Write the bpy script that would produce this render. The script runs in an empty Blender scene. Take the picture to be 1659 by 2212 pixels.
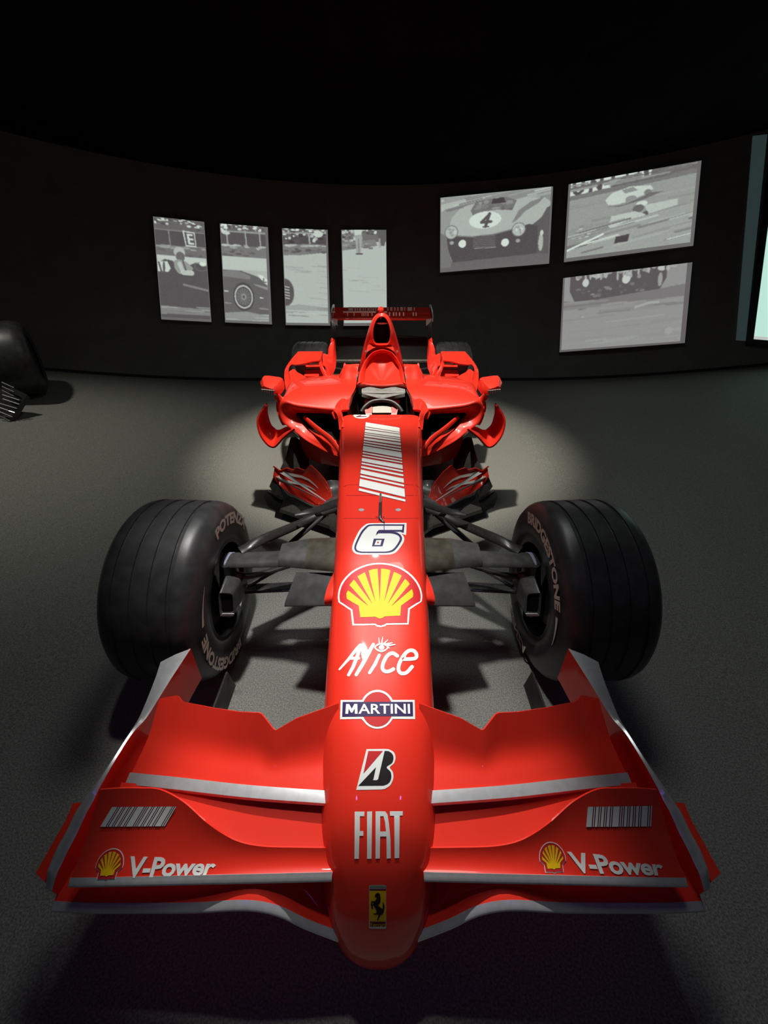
import bpy, bmesh, math, random
import numpy as np
from mathutils import Vector
from mathutils.bvhtree import BVHTree
from mathutils.geometry import tessellate_polygon
random.seed(3); np.random.seed(3)
scene = bpy.context.scene
COL = scene.collection
PI = math.pi

# ------------------------------------------------------------------ camera
W, H = 1659, 2212
F_PX, PITCH = 880.0, math.radians(32.4)
CAM = np.array([0.010, 0.0, 1.40])
CX, CY = 827.0, 1106.0
cd = bpy.data.cameras.new('camera'); cam = bpy.data.objects.new('camera', cd); COL.objects.link(cam)
cd.sensor_fit = 'VERTICAL'; cd.sensor_height = 36.0; cd.lens = F_PX / H * 36.0
cd.shift_x = (W / 2 - CX) / H; cd.clip_start = 0.02; cd.clip_end = 60
cam.location = CAM; cam.rotation_euler = (PI / 2 - PITCH, 0, 0)
scene.camera = cam

# ------------------------------------------------------------------ world, lamps, exposure
scene.view_settings.view_transform = 'Standard'
scene.view_settings.look = 'None'
scene.view_settings.exposure = 0.0
scene.view_settings.gamma = 1.0
scene.view_settings.use_curve_mapping = False
w = bpy.data.worlds.new('hall_dark'); scene.world = w; w.use_nodes = True
w.node_tree.nodes['Background'].inputs[0].default_value = (0.9, 1.0, 0.95, 1)
w.node_tree.nodes['Background'].inputs[1].default_value = 0.024


def spot(name, loc, aim, energy, angle, blend, radius=0.05, color=(1, 0.97, 0.92)):
    l = bpy.data.lights.new(name, 'SPOT'); o = bpy.data.objects.new(name, l); COL.objects.link(o)
    l.energy = energy; l.spot_size = math.radians(angle); l.spot_blend = blend
    l.shadow_soft_size = radius; l.color = color
    o.location = loc
    o.rotation_euler = (Vector(aim) - Vector(loc)).to_track_quat('-Z', 'Y').to_euler()
    return o


spot('nose_spot', (-0.32, 1.36, 3.1), (-0.14, 1.08, 0.4), 290, 34, 0.8, 0.085)
spot('wing_spot', (-0.10, 2.95, 3.42), (-0.03, 0.27, 0.33), 640, 17.5, 0.6, 0.03)
spot('cockpit_spot', (-0.10, 2.5, 3.5), (0.0, 3.12, 0.5), 610, 52, 0.55, 0.05, (1, 0.93, 0.80))
spot('side_spot', (-3.6, 3.2, 3.4), (-3.0, 3.0, 0.3), 150, 70, 1.0, 0.08, (1, 0.98, 0.86))
spot('hall_fill', (0.3, 2.4, 3.8), (0.2, 2.0, 0.0), 80, 150, 1.0, 0.5, (0.95, 1, 0.95))
spot('violet_lamp', (-1.1, -0.7, 3.0), (-0.5, 0.4, 0.3), 4, 50, 0.6, 0.05, (0.35, 0.2, 1.0))
spot('violet_lamp', (1.1, -0.7, 3.0), (0.6, 0.4, 0.3), 4, 50, 0.6, 0.05, (0.35, 0.2, 1.0))

# ------------------------------------------------------------------ measuring helpers
cp, sp = math.cos(PITCH), math.sin(PITCH)
FW = np.array([0, cp, -sp]); UP = np.array([0, sp, cp]); RT = np.array([1.0, 0, 0])


def ray(px, py):
    return FW + (px - CX) / F_PX * RT - (py - CY) / F_PX * UP


def L(px, py, X=None, Y=None, Z=None):
    """world point seen at a measured spot of the photograph, given one of its world coordinates"""
    r = ray(px, py)
    if X is not None: t = (X - CAM[0]) / r[0]
    elif Y is not None: t = (Y - CAM[1]) / r[1]
    else: t = (Z - CAM[2]) / r[2]
    return CAM + t * r


# ------------------------------------------------------------------ materials
MATS = {}


def mat(name, color, rough=0.5, metal=0.0, coat=0.0, noise=None, bump=None, emit=None, spec=None):
    m = bpy.data.materials.new(name); m.use_nodes = True
    nt = m.node_tree; b = nt.nodes['Principled BSDF']
    b.inputs['Base Color'].default_value = (*color, 1)
    b.inputs['Roughness'].default_value = rough; b.inputs['Metallic'].default_value = metal
    if coat: b.inputs['Coat Weight'].default_value = coat; b.inputs['Coat Roughness'].default_value = 0.03
    if spec is not None: b.inputs['Specular IOR Level'].default_value = spec
    tc = nt.nodes.new('ShaderNodeTexCoord')
    if noise:
        sc, lo, hi = noise
        n = nt.nodes.new('ShaderNodeTexNoise'); n.inputs['Scale'].default_value = sc; n.inputs['Detail'].default_value = 6
        r = nt.nodes.new('ShaderNodeValToRGB')
        r.color_ramp.elements[0].position = 0.35; r.color_ramp.elements[1].position = 0.68
        r.color_ramp.elements[0].color = tuple(c * lo for c in color) + (1,)
        r.color_ramp.elements[1].color = tuple(min(1, c * hi) for c in color) + (1,)
        nt.links.new(tc.outputs['Object'], n.inputs['Vector']); nt.links.new(n.outputs['Fac'], r.inputs['Fac'])
        nt.links.new(r.outputs['Color'], b.inputs['Base Color'])
    if bump:
        sc, st, di = bump
        n2 = nt.nodes.new('ShaderNodeTexNoise'); n2.inputs['Scale'].default_value = sc; n2.inputs['Detail'].default_value = 3
        bp = nt.nodes.new('ShaderNodeBump'); bp.inputs['Strength'].default_value = st; bp.inputs['Distance'].default_value = di
        nt.links.new(tc.outputs['Object'], n2.inputs['Vector']); nt.links.new(n2.outputs['Fac'], bp.inputs['Height'])
        nt.links.new(bp.outputs['Normal'], b.inputs['Normal'])
    if emit:
        b.inputs['Emission Color'].default_value = (*emit[:3], 1); b.inputs['Emission Strength'].default_value = emit[3]
    MATS[name] = m
    return m


RED = mat('racing_red', (0.74, 0.030, 0.015), 0.42, 0.0, 0.6, noise=(3.0, 0.96, 1.03), spec=0.22)
WHITE = mat('decal_white', (0.70, 0.72, 0.70), 0.55, spec=0.2)
NAVY = mat('decal_navy', (0.030, 0.018, 0.085), 0.5, spec=0.2)
MAROON = mat('decal_maroon', (0.12, 0.006, 0.025), 0.5, spec=0.2)
DRED = mat('decal_red', (0.48, 0.018, 0.022), 0.5, spec=0.2)
YELLOW = mat('decal_yellow', (0.74, 0.45, 0.006), 0.55, spec=0.2)
BLACK = mat('decal_black', (0.012, 0.010, 0.012), 0.5, spec=0.2)
GREEN = mat('decal_green', (0.12, 0.22, 0.12), 0.35)
SILVER = mat('silver_paint', (0.62, 0.63, 0.65), 0.30, 0.55, 0.4, noise=(60, 0.92, 1.05))
CARBON = mat('carbon', (0.030, 0.029, 0.028), 0.34, 0.0, 0.25, noise=(90, 0.7, 1.3))
CARBON2 = mat('worn_carbon', (0.066, 0.058, 0.042), 0.42, 0.0, 0.15, noise=(22, 0.55, 1.4))
CARBON3 = mat('grey_carbon', (0.065, 0.065, 0.064), 0.40, 0.1, 0.15, noise=(30, 0.7, 1.25))
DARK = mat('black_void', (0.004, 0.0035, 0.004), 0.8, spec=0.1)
TYRE = mat('tyre_rubber', (0.036, 0.036, 0.038), 0.40, noise=(25, 0.75, 1.25), bump=(160, 0.08, 0.002))
LETTER = mat('tyre_lettering', (0.66, 0.63, 0.53), 0.6)
METAL = mat('bright_metal', (0.65, 0.65, 0.62), 0.25, 0.9)
RIM = mat('dark_rim', (0.03, 0.03, 0.032), 0.35, 0.5)
PINK = mat('wheel_button_red', (0.60, 0.07, 0.06), 0.4)
FLOOR = mat('asphalt_floor', (0.215, 0.215, 0.198), 0.7, noise=(190, 0.6, 1.4), bump=(190, 0.55, 0.005))
WALL = mat('black_wall_paint', (0.15, 0.152, 0.148), 0.75, noise=(6, 0.9, 1.1))
CEIL = mat('black_ceiling_paint', (0.006, 0.006, 0.006), 0.95, noise=(4, 0.8, 1.2), spec=0.05)
FRAME = mat('board_edge', (0.22, 0.20, 0.21), 0.7, noise=(8, 0.95, 1.05))
FRAMEB = mat('black_frame', (0.008, 0.008, 0.010), 0.4)


# ------------------------------------------------------------------ object helpers
def newobj(name, verts, faces, material, parent=None, smooth=True, label=None, angle=None):
    me = bpy.data.meshes.new(name)
    me.from_pydata([tuple(map(float, v)) for v in verts], [], faces)
    me.validate(); me.update()
    bm = bmesh.new(); bm.from_mesh(me)
    bmesh.ops.remove_doubles(bm, verts=bm.verts, dist=1e-6)
    bmesh.ops.recalc_face_normals(bm, faces=bm.faces)
    if smooth:
        a = math.radians(angle or 38)
        for f in bm.faces: f.smooth = True
        for e in bm.edges:
            if len(e.link_faces) == 2 and e.calc_face_angle(0) > a: e.smooth = False
    bm.to_mesh(me); bm.free()
    ms = material if isinstance(material, (list, tuple)) else [material]
    for m in ms: me.materials.append(m)
    o = bpy.data.objects.new(name, me); COL.objects.link(o)
    if parent is not None: o.parent = parent
    if label: o['label'] = label
    return o


def cr(pts, n, closed=False):
    """Catmull-Rom resample of an (k, d) array, n steps per span"""
    p = np.asarray(pts, float); k = len(p); out = []
    spans = k if closed else k - 1
    for i in range(spans):
        if closed: a, b, c, d = p[(i - 1) % k], p[i], p[(i + 1) % k], p[(i + 2) % k]
        else:
            b, c = p[i], p[i + 1]
            a = p[i - 1] if i > 0 else 2 * b - c
            d = p[i + 2] if i + 2 < k else 2 * c - b
        for j in range(n):
            t = j / n
            out.append(0.5 * ((2 * b) + (c - a) * t + (2 * a - 5 * b + 4 * c - d) * t * t + (3 * b - a - 3 * c + d) * t ** 3))
    if not closed: out.append(p[-1])
    return np.array(out)


def lin(pts, n):
    p = np.asarray(pts, float)
    out = []
    for i in range(len(p) - 1):
        for j in range(n): out.append(p[i] + (p[i + 1] - p[i]) * j / n)
    out.append(p[-1]); return np.array(out)


def up_grid(g, nu, nv, cu=False, cv=False, linu=False, linv=False):
    g = np.asarray(g, float)
    f1 = (lambda r: lin(r, nv)) if linv else (lambda r: cr(r, nv, cv))
    g = np.array([f1(r) for r in g])
    g = np.transpose(g, (1, 0, 2))
    f2 = (lambda r: lin(r, nu)) if linu else (lambda r: cr(r, nu, cu))
    g = np.array([f2(r) for r in g])
    return np.transpose(g, (1, 0, 2))


def grid_faces(nu, nv, cu=False, cv=False, off=0):
    f = []
    for i in range(nu if cu else nu - 1):
        for j in range(nv if cv else nv - 1):
            i2, j2 = (i + 1) % nu, (j + 1) % nv
            f.append((off + i * nv + j, off + i2 * nv + j, off + i2 * nv + j2, off + i * nv + j2))
    return f


def sheet(name, g, material, parent=None, cu=False, cv=False, caps=(False, False), **k):
    g = np.asarray(g); nu, nv = g.shape[:2]
    f = grid_faces(nu, nv, cu, cv)
    if caps[0]: f.append(tuple(range(nv)))
    if caps[1]: f.append(tuple((nu - 1) * nv + j for j in range(nv)))
    return newobj(name, g.reshape(-1, 3), f, material, parent, **k)


def normals(g):
    du = np.gradient(g, axis=0); dv = np.gradient(g, axis=1)
    n = np.cross(du, dv); l = np.linalg.norm(n, axis=2, keepdims=True); l[l == 0] = 1
    return n / l


def plate_geo(g, th, sign=1):
    """closed thin shell: g and g - sign*th*normal"""
    g = np.asarray(g, float); nu, nv = g.shape[:2]
    n = normals(g)
    # the measured sheet is the face turned to the viewer's side; the thickness goes behind it
    if np.sum(n * (CAM + np.array([0, 0, .6]) - g)) < 0: n = -n
    b = g - th * n
    v = np.concatenate([g.reshape(-1, 3), b.reshape(-1, 3)])
    o = nu * nv
    f = grid_faces(nu, nv) + grid_faces(nu, nv, off=o)
    ring = [i * nv for i in range(nu)] + [(nu - 1) * nv + j for j in range(1, nv)] + \
           [i * nv + nv - 1 for i in range(nu - 2, -1, -1)] + [j for j in range(nv - 2, 0, -1)]
    for a, c in zip(ring, ring[1:] + ring[:1]): f.append((a, c, c + o, a + o))
    return v, f


def plate(name, g, th, material, parent=None, sign=1, **k):
    v, f = plate_geo(g, th, sign)
    return newobj(name, v, f, material, parent, **k)


def prism(poly, depth):
    """closed prism: polygon of 3-D points pushed by the vector depth"""
    n = len(poly); p = np.asarray(poly, float); d = np.asarray(depth, float)
    v = np.concatenate([p, p + d])
    f = [tuple(range(n)), tuple(range(2 * n - 1, n - 1, -1))]
    for i in range(n): f.append((i, (i + 1) % n, (i + 1) % n + n, i + n))
    return v, f


def tube(pts, rad, k=12, flat=1.0, axis=None, n=6):
    """tube through points; flat squeezes it along the second axis; axis = chord direction"""
    p = cr(pts, n) if len(pts) > 2 else lin(pts, n)
    r = np.interp(np.linspace(0, 1, len(p)), np.linspace(0, 1, len(rad)), rad) if hasattr(rad, '__len__') else np.full(len(p), rad)
    t = np.gradient(p, axis=0); t /= np.linalg.norm(t, axis=1, keepdims=True)
    rows = []
    ref = np.array(axis if axis is not None else (0, 0, 1.0), float)
    for i in range(len(p)):
        a = ref - t[i] * np.dot(ref, t[i]); a /= (np.linalg.norm(a) or 1)
        b = np.cross(t[i], a)
        rows.append([p[i] + r[i] * (math.cos(q) * a + flat * math.sin(q) * b) for q in np.linspace(0, 2 * PI, k, endpoint=False)])
    g = np.array(rows); nu, nv = g.shape[:2]
    f = grid_faces(nu, nv, False, True) + [tuple(range(nv)), tuple((nu - 1) * nv + j for j in range(nv))]
    return g.reshape(-1, 3), f


def box(c, s):
    c = np.array(c, float); s = np.array(s, float) / 2
    v = [c + s * np.array(q) for q in [(-1, -1, -1), (1, -1, -1), (1, 1, -1), (-1, 1, -1), (-1, -1, 1), (1, -1, 1), (1, 1, 1), (-1, 1, 1)]]
    return np.array(v), [(0, 1, 2, 3), (4, 5, 6, 7), (0, 1, 5, 4), (1, 2, 6, 5), (2, 3, 7, 6), (3, 0, 4, 7)]


def mir(v):
    v = np.array(v, float).copy(); v[..., 0] *= -1; return v


def both(name, vf, material, parent, **k):
    """left piece and its mirror twin"""
    v, f = vf
    a = newobj(name, v, f, material, parent, **k)
    b = newobj(name, mir(np.asarray(v)), f, material, parent, **k)
    return a, b


def both_p(name, vf, material, parents, **k):
    v, f = vf
    return newobj(name, v, f, material, parents[0], **k), newobj(name, mir(np.asarray(v)), f, material, parents[1], **k)


def merge(*parts):
    V, Fc, o = [], [], 0
    for v, f in parts:
        V.append(np.asarray(v, float)); Fc += [tuple(i + o for i in q) for q in f]; o += len(v)
    return np.concatenate(V), Fc


def lathe(profile, k=64, center=(0, 0, 0), closed=True, tilt=0.0):
    """profile of (x, r) turned about the X axis"""
    rows = []
    for a in np.linspace(0, 2 * PI, k, endpoint=False):
        rows.append([(x, r * math.cos(a), r * math.sin(a)) for x, r in profile])
    g = np.array(rows)
    if tilt:
        c, s = math.cos(tilt), math.sin(tilt)
        x, z = g[..., 0].copy(), g[..., 2].copy()
        g[..., 0] = c * x - s * z; g[..., 2] = s * x + c * z
    g += np.array(center)
    return g.reshape(-1, 3), grid_faces(k, len(profile), True, closed)


def empty(name, loc, label=None, cat=None, group=None):
    o = bpy.data.objects.new(name, None); COL.objects.link(o); o.location = loc
    o.empty_display_size = 0.2
    if label: o['label'] = label
    if cat: o['category'] = cat
    if group: o['group'] = group
    return o


def struct(o):
    o['kind'] = 'structure'; return o


# ------------------------------------------------------------------ the hall: banked floor, curved wall, black ceiling
# the display floor is banked 24 degrees, so the hall's vertical leans away from the floor's normal
LEAN = math.radians(24.4); cl, sl = math.cos(LEAN), math.sin(LEAN)
HG = np.array([0, cl, -sl]); GU = np.array([0, sl, cl])
WR, WC, WTOP = 9.5, -3.9, 3.33


def floor_z(x):
    return 0.038 * max(0.0, abs(x) - 1.1) ** 2


def hall(x, yg, zg):
    return CAM * np.array([0, 1, 1]) + np.array([x, 0, 0]) + yg * HG + zg * GU


def wall_pt(a, zg, r=WR):
    return hall(r * math.sin(a), WC + r * math.cos(a), zg)


def wall_base(a):
    x, yg = WR * math.sin(a), WC + WR * math.cos(a)
    zg = (floor_z(x) - CAM[2] + sl * yg) / cl
    return hall(x, yg, zg), zg


AZ = np.radians(np.linspace(-58, 58, 81))
rows = []
for a in AZ:
    b, zg = wall_base(a)
    rows.append([np.array([b[0], -7.0 + (b[1] + 7.0) * t, floor_z(b[0])]) for t in np.linspace(0, 1, 40)])
floor = struct(sheet('floor', rows, FLOOR))
rows = []
for a in AZ:
    b, zg = wall_base(a)
    rows.append([wall_pt(a, zg + (WTOP - zg) * t) for t in np.linspace(0, 1, 8)])
wall = struct(sheet('wall_back', rows, WALL))
rows = []
for a in AZ:
    p = wall_pt(a, WTOP)
    rows.append([p + (np.array([p[0], 0, 0]) * 0 + hall(WR * math.sin(a), -7.0, WTOP) - p) * t for t in np.linspace(0, 1, 6)])
ceiling = struct(sheet('ceiling', rows, CEIL))
rows = []
for a in AZ:
    b, zg = wall_base(a)
    rows.append([wall_pt(a, zg + 0.004, WR - 0.012), wall_pt(a, zg + 0.03, WR - 0.012)])
struct(sheet('baseboard_back', rows, mat('baseboard_black', (0.008, 0.008, 0.008), 0.8)))


# ------------------------------------------------------------------ projected picture boards
def on_wall(px, py, r):
    """point of the cylinder of radius r about the hall axis met by a measured sight line"""
    d = ray(px, py)
    dx, dy = d[0], float(np.dot(d, HG))
    ox, oy = CAM[0], -WC
    A = dx * dx + dy * dy; B = 2 * (ox * dx + oy * dy); C = ox * ox + oy * oy - r * r
    t = (-B + math.sqrt(B * B - 4 * A * C)) / (2 * A)
    return CAM + t * d


def blur(a, n=1):
    for _ in range(n):
        p = np.pad(a, 1, mode='edge')
        a = (p[1:-1, 1:-1] * 4 + p[:-2, 1:-1] * 2 + p[2:, 1:-1] * 2 + p[1:-1, :-2] * 2 + p[1:-1, 2:] * 2 +
             p[:-2, :-2] + p[2:, 2:] + p[:-2, 2:] + p[2:, :-2]) / 16
    return a


class Pic:
    """little grey picture painted in unit coordinates (x right, y down)"""
    def __init__(s, w, h, base):
        s.w, s.h = w, h; s.a = np.full((h, w), float(base))
        s.X, s.Y = np.meshgrid((np.arange(w) + .5) / w, (np.arange(h) + .5) / h)
    def poly(s, pts, v):
        x, y = s.X, s.Y; ins = np.zeros(x.shape, bool); n = len(pts)
        for i in range(n):
            (x1, y1), (x2, y2) = pts[i], pts[(i + 1) % n]
            if y1 == y2: continue
            c = ((y1 > y) != (y2 > y)) & (x < (x2 - x1) * (y - y1) / (y2 - y1) + x1)
            ins ^= c
        s.a[ins] = v
    def ell(s, cx, cy, rx, ry, v, rot=0.0):
        c, q = math.cos(rot), math.sin(rot)
        u = (s.X - cx) * c + (s.Y - cy) * q; t = -(s.X - cx) * q + (s.Y - cy) * c
        s.a[(u / rx) ** 2 + (t / ry) ** 2 < 1] = v
    def ring(s, cx, cy, rx, ry, th, v):
        e = ((s.X - cx) / rx) ** 2 + ((s.Y - cy) / ry) ** 2
        s.a[(e < 1) & (e > (1 - th) ** 2)] = v
    def line(s, pts, th, v):
        for (x1, y1), (x2, y2) in zip(pts, pts[1:]):
            dx, dy = x2 - x1, y2 - y1; L2 = dx * dx + dy * dy or 1e-9
            t = np.clip(((s.X - x1) * dx + (s.Y - y1) * dy) / L2, 0, 1)
            d = np.hypot((s.X - x1 - t * dx), (s.Y - y1 - t * dy) * s.h / s.w)
            s.a[d < th] = v
    def noise(s, box, lo, hi, n, sx=0.05, sy=0.03):
        x0, y0, x1, y1 = box
        for _ in range(n):
            s.ell(random.uniform(x0, x1), random.uniform(y0, y1), sx * random.uniform(.4, 1), sy * random.uniform(.4, 1), random.uniform(lo, hi))
    def streaks(s, y0, y1, lo, hi, n, slope=0.0):
        for _ in range(n):
            y = random.uniform(y0, y1); x = random.uniform(-.2, 1); l = random.uniform(.15, .5)
            s.line([(x, y), (x + l, y + slope * l)], random.uniform(.004, .012), random.uniform(lo, hi))
    def grain(s, k):
        s.a = s.a + np.random.normal(0, k, s.a.shape)


PICMAT = bpy.data.materials.new('projected_light'); PICMAT.use_nodes = True
_nt = PICMAT.node_tree; _b = _nt.nodes['Principled BSDF']
_vc = _nt.nodes.new('ShaderNodeVertexColor'); _vc.layer_name = 'picture'
_nt.links.new(_vc.outputs['Color'], _b.inputs['Emission Color'])
_b.inputs['Emission Strength'].default_value = 1.0
_b.inputs['Base Color'].default_value = (0.02, 0.02, 0.02, 1); _b.inputs['Roughness'].default_value = 0.9
_b.inputs['Specular IOR Level'].default_value = 0.0


def s2l(c):
    c = np.clip(np.asarray(c, float) / 255, 0, 1)
    return np.where(c <= 0.04045, c / 12.92, ((c + 0.055) / 1.055) ** 2.4)


def board(label, corners, pic, margins, group, tint_lo=(66, 58, 62), tint_hi=(212, 226, 214), r=WR - 0.07):
    """a projection board on the curved wall; corners TL TR BR BL; margins = rim painted with dim projector spill (left, top, right, bottom)"""
    tl, tr, br, bl = [on_wall(x, y, r) for x, y in corners]
    n = np.cross(tr - tl, bl - tl); n /= np.linalg.norm(n)
    if np.dot(n, CAM - tl) < 0: n = -n
    root = empty('picture_board', tuple((bl + br) / 2), label, 'screen', group)
    org = (bl + br) / 2
    v, f = prism([tl - org, tr - org, br - org, bl - org], -n * 0.045)
    newobj('board', v, f, FRAME, root, smooth=False)
    def bi(u, t): return (tl * (1 - u) + tr * u) * (1 - t) + (bl * (1 - u) + br * u) * t
    l, t0, rr, b = margins
    a = np.clip(pic.a, 0, 1); h, wd = a.shape
    P = np.clip(blur(a, 1), 0, 1)
    # stray projector light on the rim that the picture does not reach
    k = [int(round(q * m)) for q, m in ((t0, h), (b, h), (l, wd), (rr, wd))]
    P = np.pad(P, ((k[0], k[1]), (k[2], k[3])), constant_values=0.27)
    h, wd = P.shape
    V = np.array([[bi(i / (wd - 1), j / (h - 1)) + n * 0.0025 - org for i in range(wd)] for j in range(h)])
    me = bpy.data.meshes.new('picture')
    me.from_pydata([tuple(q) for q in V.reshape(-1, 3)], [], grid_faces(h, wd))
    me.update()
    lo, hi = np.array(tint_lo, float), np.array(tint_hi, float)
    rgb = s2l(lo + (hi - lo) * P.reshape(-1, 1))
    ca = me.color_attributes.new('picture', 'FLOAT_COLOR', 'POINT')
    ca.data.foreach_set('color', np.concatenate([rgb, np.ones((len(rgb), 1))], 1).ravel())
    me.materials.append(PICMAT)
    o = bpy.data.objects.new('picture', me); COL.objects.link(o); o.parent = root
    return root


def crowd(p, y0, y1):
    p.poly([(0, y0), (1, y0), (1, y1), (0, y1)], .25)
    p.noise((0, y0 - .02, 1, y1 - .04), .05, .35, 40, .06, .02)
    p.noise((0, y0 - .02, 1, y0 + (y1 - y0) * .6), .75, 1, 26, .05, .012)


# -- four tall boards: one panorama of an old racing car passing a crowd
p1 = Pic(108, 210, .62)
crowd(p1, 0, .12)
p1.poly([(0, .12), (1, .11), (1, .26), (0, .27)], .14); p1.line([(0, .12), (1, .12)], .012, .45)
p1.line([(.27, .12), (.29, .27)], .012, .45)
p1.poly([(.55, .11), (.80, .12), (.82, .265), (.60, .265)], .88)
p1.poly([(.585, .125), (.78, .13), (.80, .253), (.615, .253)], .2)
p1.line([(.655, .148), (.675, .232)], .022, .9)
for _x, _y in ((.655, .148), (.665, .19), (.675, .232)): p1.line([(_x, _y), (_x + .085, _y + .001)], .018, .9)
p1.poly([(0, .27), (1, .265), (1, .37), (0, .37)], .32); p1.noise((0, .27, 1, .30), .45, .65, 14, .1, .012); p1.noise((0, .31, 1, .36), .15, .35, 14, .08, .012)
p1.poly([(0, .37), (1, .37), (1, .45), (0, .45)], .82)
p1.poly([(0, .46), (.15, .41), (.3, .42), (.38, .46), (.62, .46), (.78, .42), (1, .45), (1, 1), (0, .96)], .16)
p1.poly([(0, .44), (.2, .43), (.26, .50), (.2, .54), (0, .54)], .88); p1.line([(.03, .45), (.07, .54)], .02, .2); p1.line([(.13, .45), (.12, .53)], .022, .2)
p1.ell(.46, .33, .115, .055, .72); p1.ell(.47, .375, .09, .05, .28)
p1.poly([(.33, .42), (.44, .40), (.58, .42), (.72, .48), (.62, .55), (.42, .55), (.34, .50)], .55); p1.line([(.45, .45), (.5, .53), (.68, .53)], .05, .78)
p1.line([(.52, .42), (.56, .5)], .02, .25)
p1.ring(.88, .46, .14, .045, .16, .3); p1.ell(.92, .43, .07, .022, .95)
p1.line([(.5, .655), (1, .70)], .022, .42)
p1.poly([(0, .88), (1, .90), (1, .965), (0, .96)], .42); p1.streaks(.88, .96, .3, .7, 14); p1.grain(.02)
p1.poly([(0, .965), (1, .96), (1, 1), (0, 1)], .18)
board('tall picture board at far left showing a helmeted driver and an E sign',
      [(330.4, 467.7), (441, 479.5), (456.8, 695.8), (348.5, 690)], p1, (.02, .0, .015, .03), 'four tall projected picture boards')

p2 = Pic(102, 210, .72)
crowd(p2, 0, .08); p2.poly([(0, .07), (1, .06), (1, .22), (0, .21)], .16); p2.line([(0, .075), (1, .07)], .018, .55)
for x in (.12, .54, .86): p2.line([(x, .06), (x + .02, .21)], .016, .6)
p2.noise((0, 0, .2, .1), .8, 1, 8, .08, .02)
p2.poly([(0, .21), (1, .215), (1, .33), (0, .33)], .36); p2.noise((0, .21, 1, .24), .55, .8, 16, .09, .012); p2.noise((0, .26, 1, .32), .15, .4, 18, .08, .014)
p2.poly([(0, .33), (1, .33), (1, .46), (0, .46)], .80)
p2.poly([(0, .47), (.4, .47), (.75, .52), (.9, .56), (1, .62), (1, .92), (0, .94)], .24)
p2.poly([(0, .48), (.35, .475), (.62, .52), (.6, .56), (0, .54)], .40)
p2.poly([(.78, .50), (.9, .51), (1, .55), (1, .60), (.92, .59)], .95); p2.line([(.92, .54), (.9, .58), (.97, .58)], .016, .3)
p2.poly([(.68, .60), (1, .63), (1, .66), (.72, .62)], .5)
p2.ell(.44, .745, .24, .15, .10); p2.ring(.44, .745, .21, .125, .15, .75); p2.ell(.44, .745, .165, .095, .26)
for k in range(14):
    a = k * PI / 7; p2.line([(.44, .745), (.44 + .16 * math.cos(a), .745 + .09 * math.sin(a))], .006, .42)
p2.ell(.44, .745, .06, .035, .5); p2.ell(.44, .745, .025, .016, .15)
p2.line([(.0, .69), (.09, .695)], .014, .8); p2.line([(.82, .745), (.88, .748)], .012, .95); p2.line([(.8, .86), (1, .865)], .018, .45); p2.line([(0, .815), (.15, .82)], .012, .5)
p2.poly([(0, .92), (.5, .90), (1, .94), (1, 1), (0, 1)], .52); p2.streaks(.92, 1, .45, .8, 12); p2.grain(.02)
board('tall picture board second from left showing the nose and spoked wheel of an old car',
      [(474.8, 483), (578.5, 491), (587.6, 700.8), (486.3, 696.5)], p2, (.015, .0, .07, .03), 'four tall projected picture boards')

p3 = Pic(100, 210, .74)
crowd(p3, 0, .1); p3.poly([(0, .09), (1, .08), (1, .16), (0, .17)], .12); p3.noise((0, .03, 1, .15), .0, .2, 20, .1, .02); p3.noise((0, 0, .9, .12), .7, 1, 16, .05, .02)
p3.line([(0, .05), (1, .04)], .014, .6); p3.line([(.6, .05), (.62, .16)], .02, .6); p3.ell(.82, .05, .11, .035, .85)
p3.poly([(0, .17), (.6, .155), (1, .16), (1, .24), (.4, .275), (0, .28)], .38); p3.noise((0, .165, 1, .19), .6, .8, 14, .1, .012); p3.noise((0, .21, 1, .25), .15, .4, 16, .09, .014)
p3.streaks(.36, .5, .55, .66, 9, .02); p3.streaks(.55, .95, .62, .8, 22, .03)
p3.ell(.0, .675, .215, .15, .16); p3.ring(.0, .675, .215, .15, .08, .3)
for k in range(5): p3.line([(0, .61 + .03 * k), (.1, .62 + .03 * k)], .01, .85)
p3.poly([(0, .82), (.3, .80), (1, .83), (1, .87), (0, .86)], .6); p3.streaks(.83, .93, .45, .6, 8, .02); p3.grain(.02)
board('tall picture board third from left showing pale track and a sliver of a tyre',
      [(608.9, 493.3), (707.8, 496.7), (713.5, 703.5), (617.3, 702.3)], p3, (.015, .0, .05, .03), 'four tall projected picture boards')

p4 = Pic(100, 210, .76)
crowd(p4, 0, .13); p4.poly([(0, .06), (1, .05), (1, .12), (0, .135)], .3); p4.noise((0, 0, .3, .12), .05, .9, 26, .05, .02)
p4.poly([(0, .135), (.75, .105), (.8, .17), (0, .22)], .42); p4.noise((0, .14, .75, .17), .45, .6, 12, .08, .012); p4.noise((0, .16, .7, .2), .2, .35, 10, .08, .012)
p4.poly([(.24, .0), (.44, .0), (.46, .09), (.42, .25), (.45, .25), (.44, .255), (.32, .255), (.30, .09)], .62); p4.line([(.37, .1), (.38, .24)], .012, .4)
p4.poly([(.28, 0), (.45, 0), (.44, .05), (.29, .06)], .85); p4.line([(.32, .253), (.45, .253)], .016, .12)
p4.poly([(.78, 0), (1, 0), (1, .10), (.96, .17), (.86, .17), (.82, .09)], .22); p4.line([(.85, .1), (.86, .18)], .02, .6)
p4.streaks(.4, .7, .64, .72, 12, .02); p4.line([(.15, .54), (.45, .535)], .008, .55); p4.grain(.015)
board('tall picture board behind the rear wing showing a standing figure on pale track',
      [(737.1, 496.7), (834.3, 496.7), (836, 703.5), (742.2, 704)], p4, (.02, .0, .012, .035), 'four tall projected picture boards')

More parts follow.
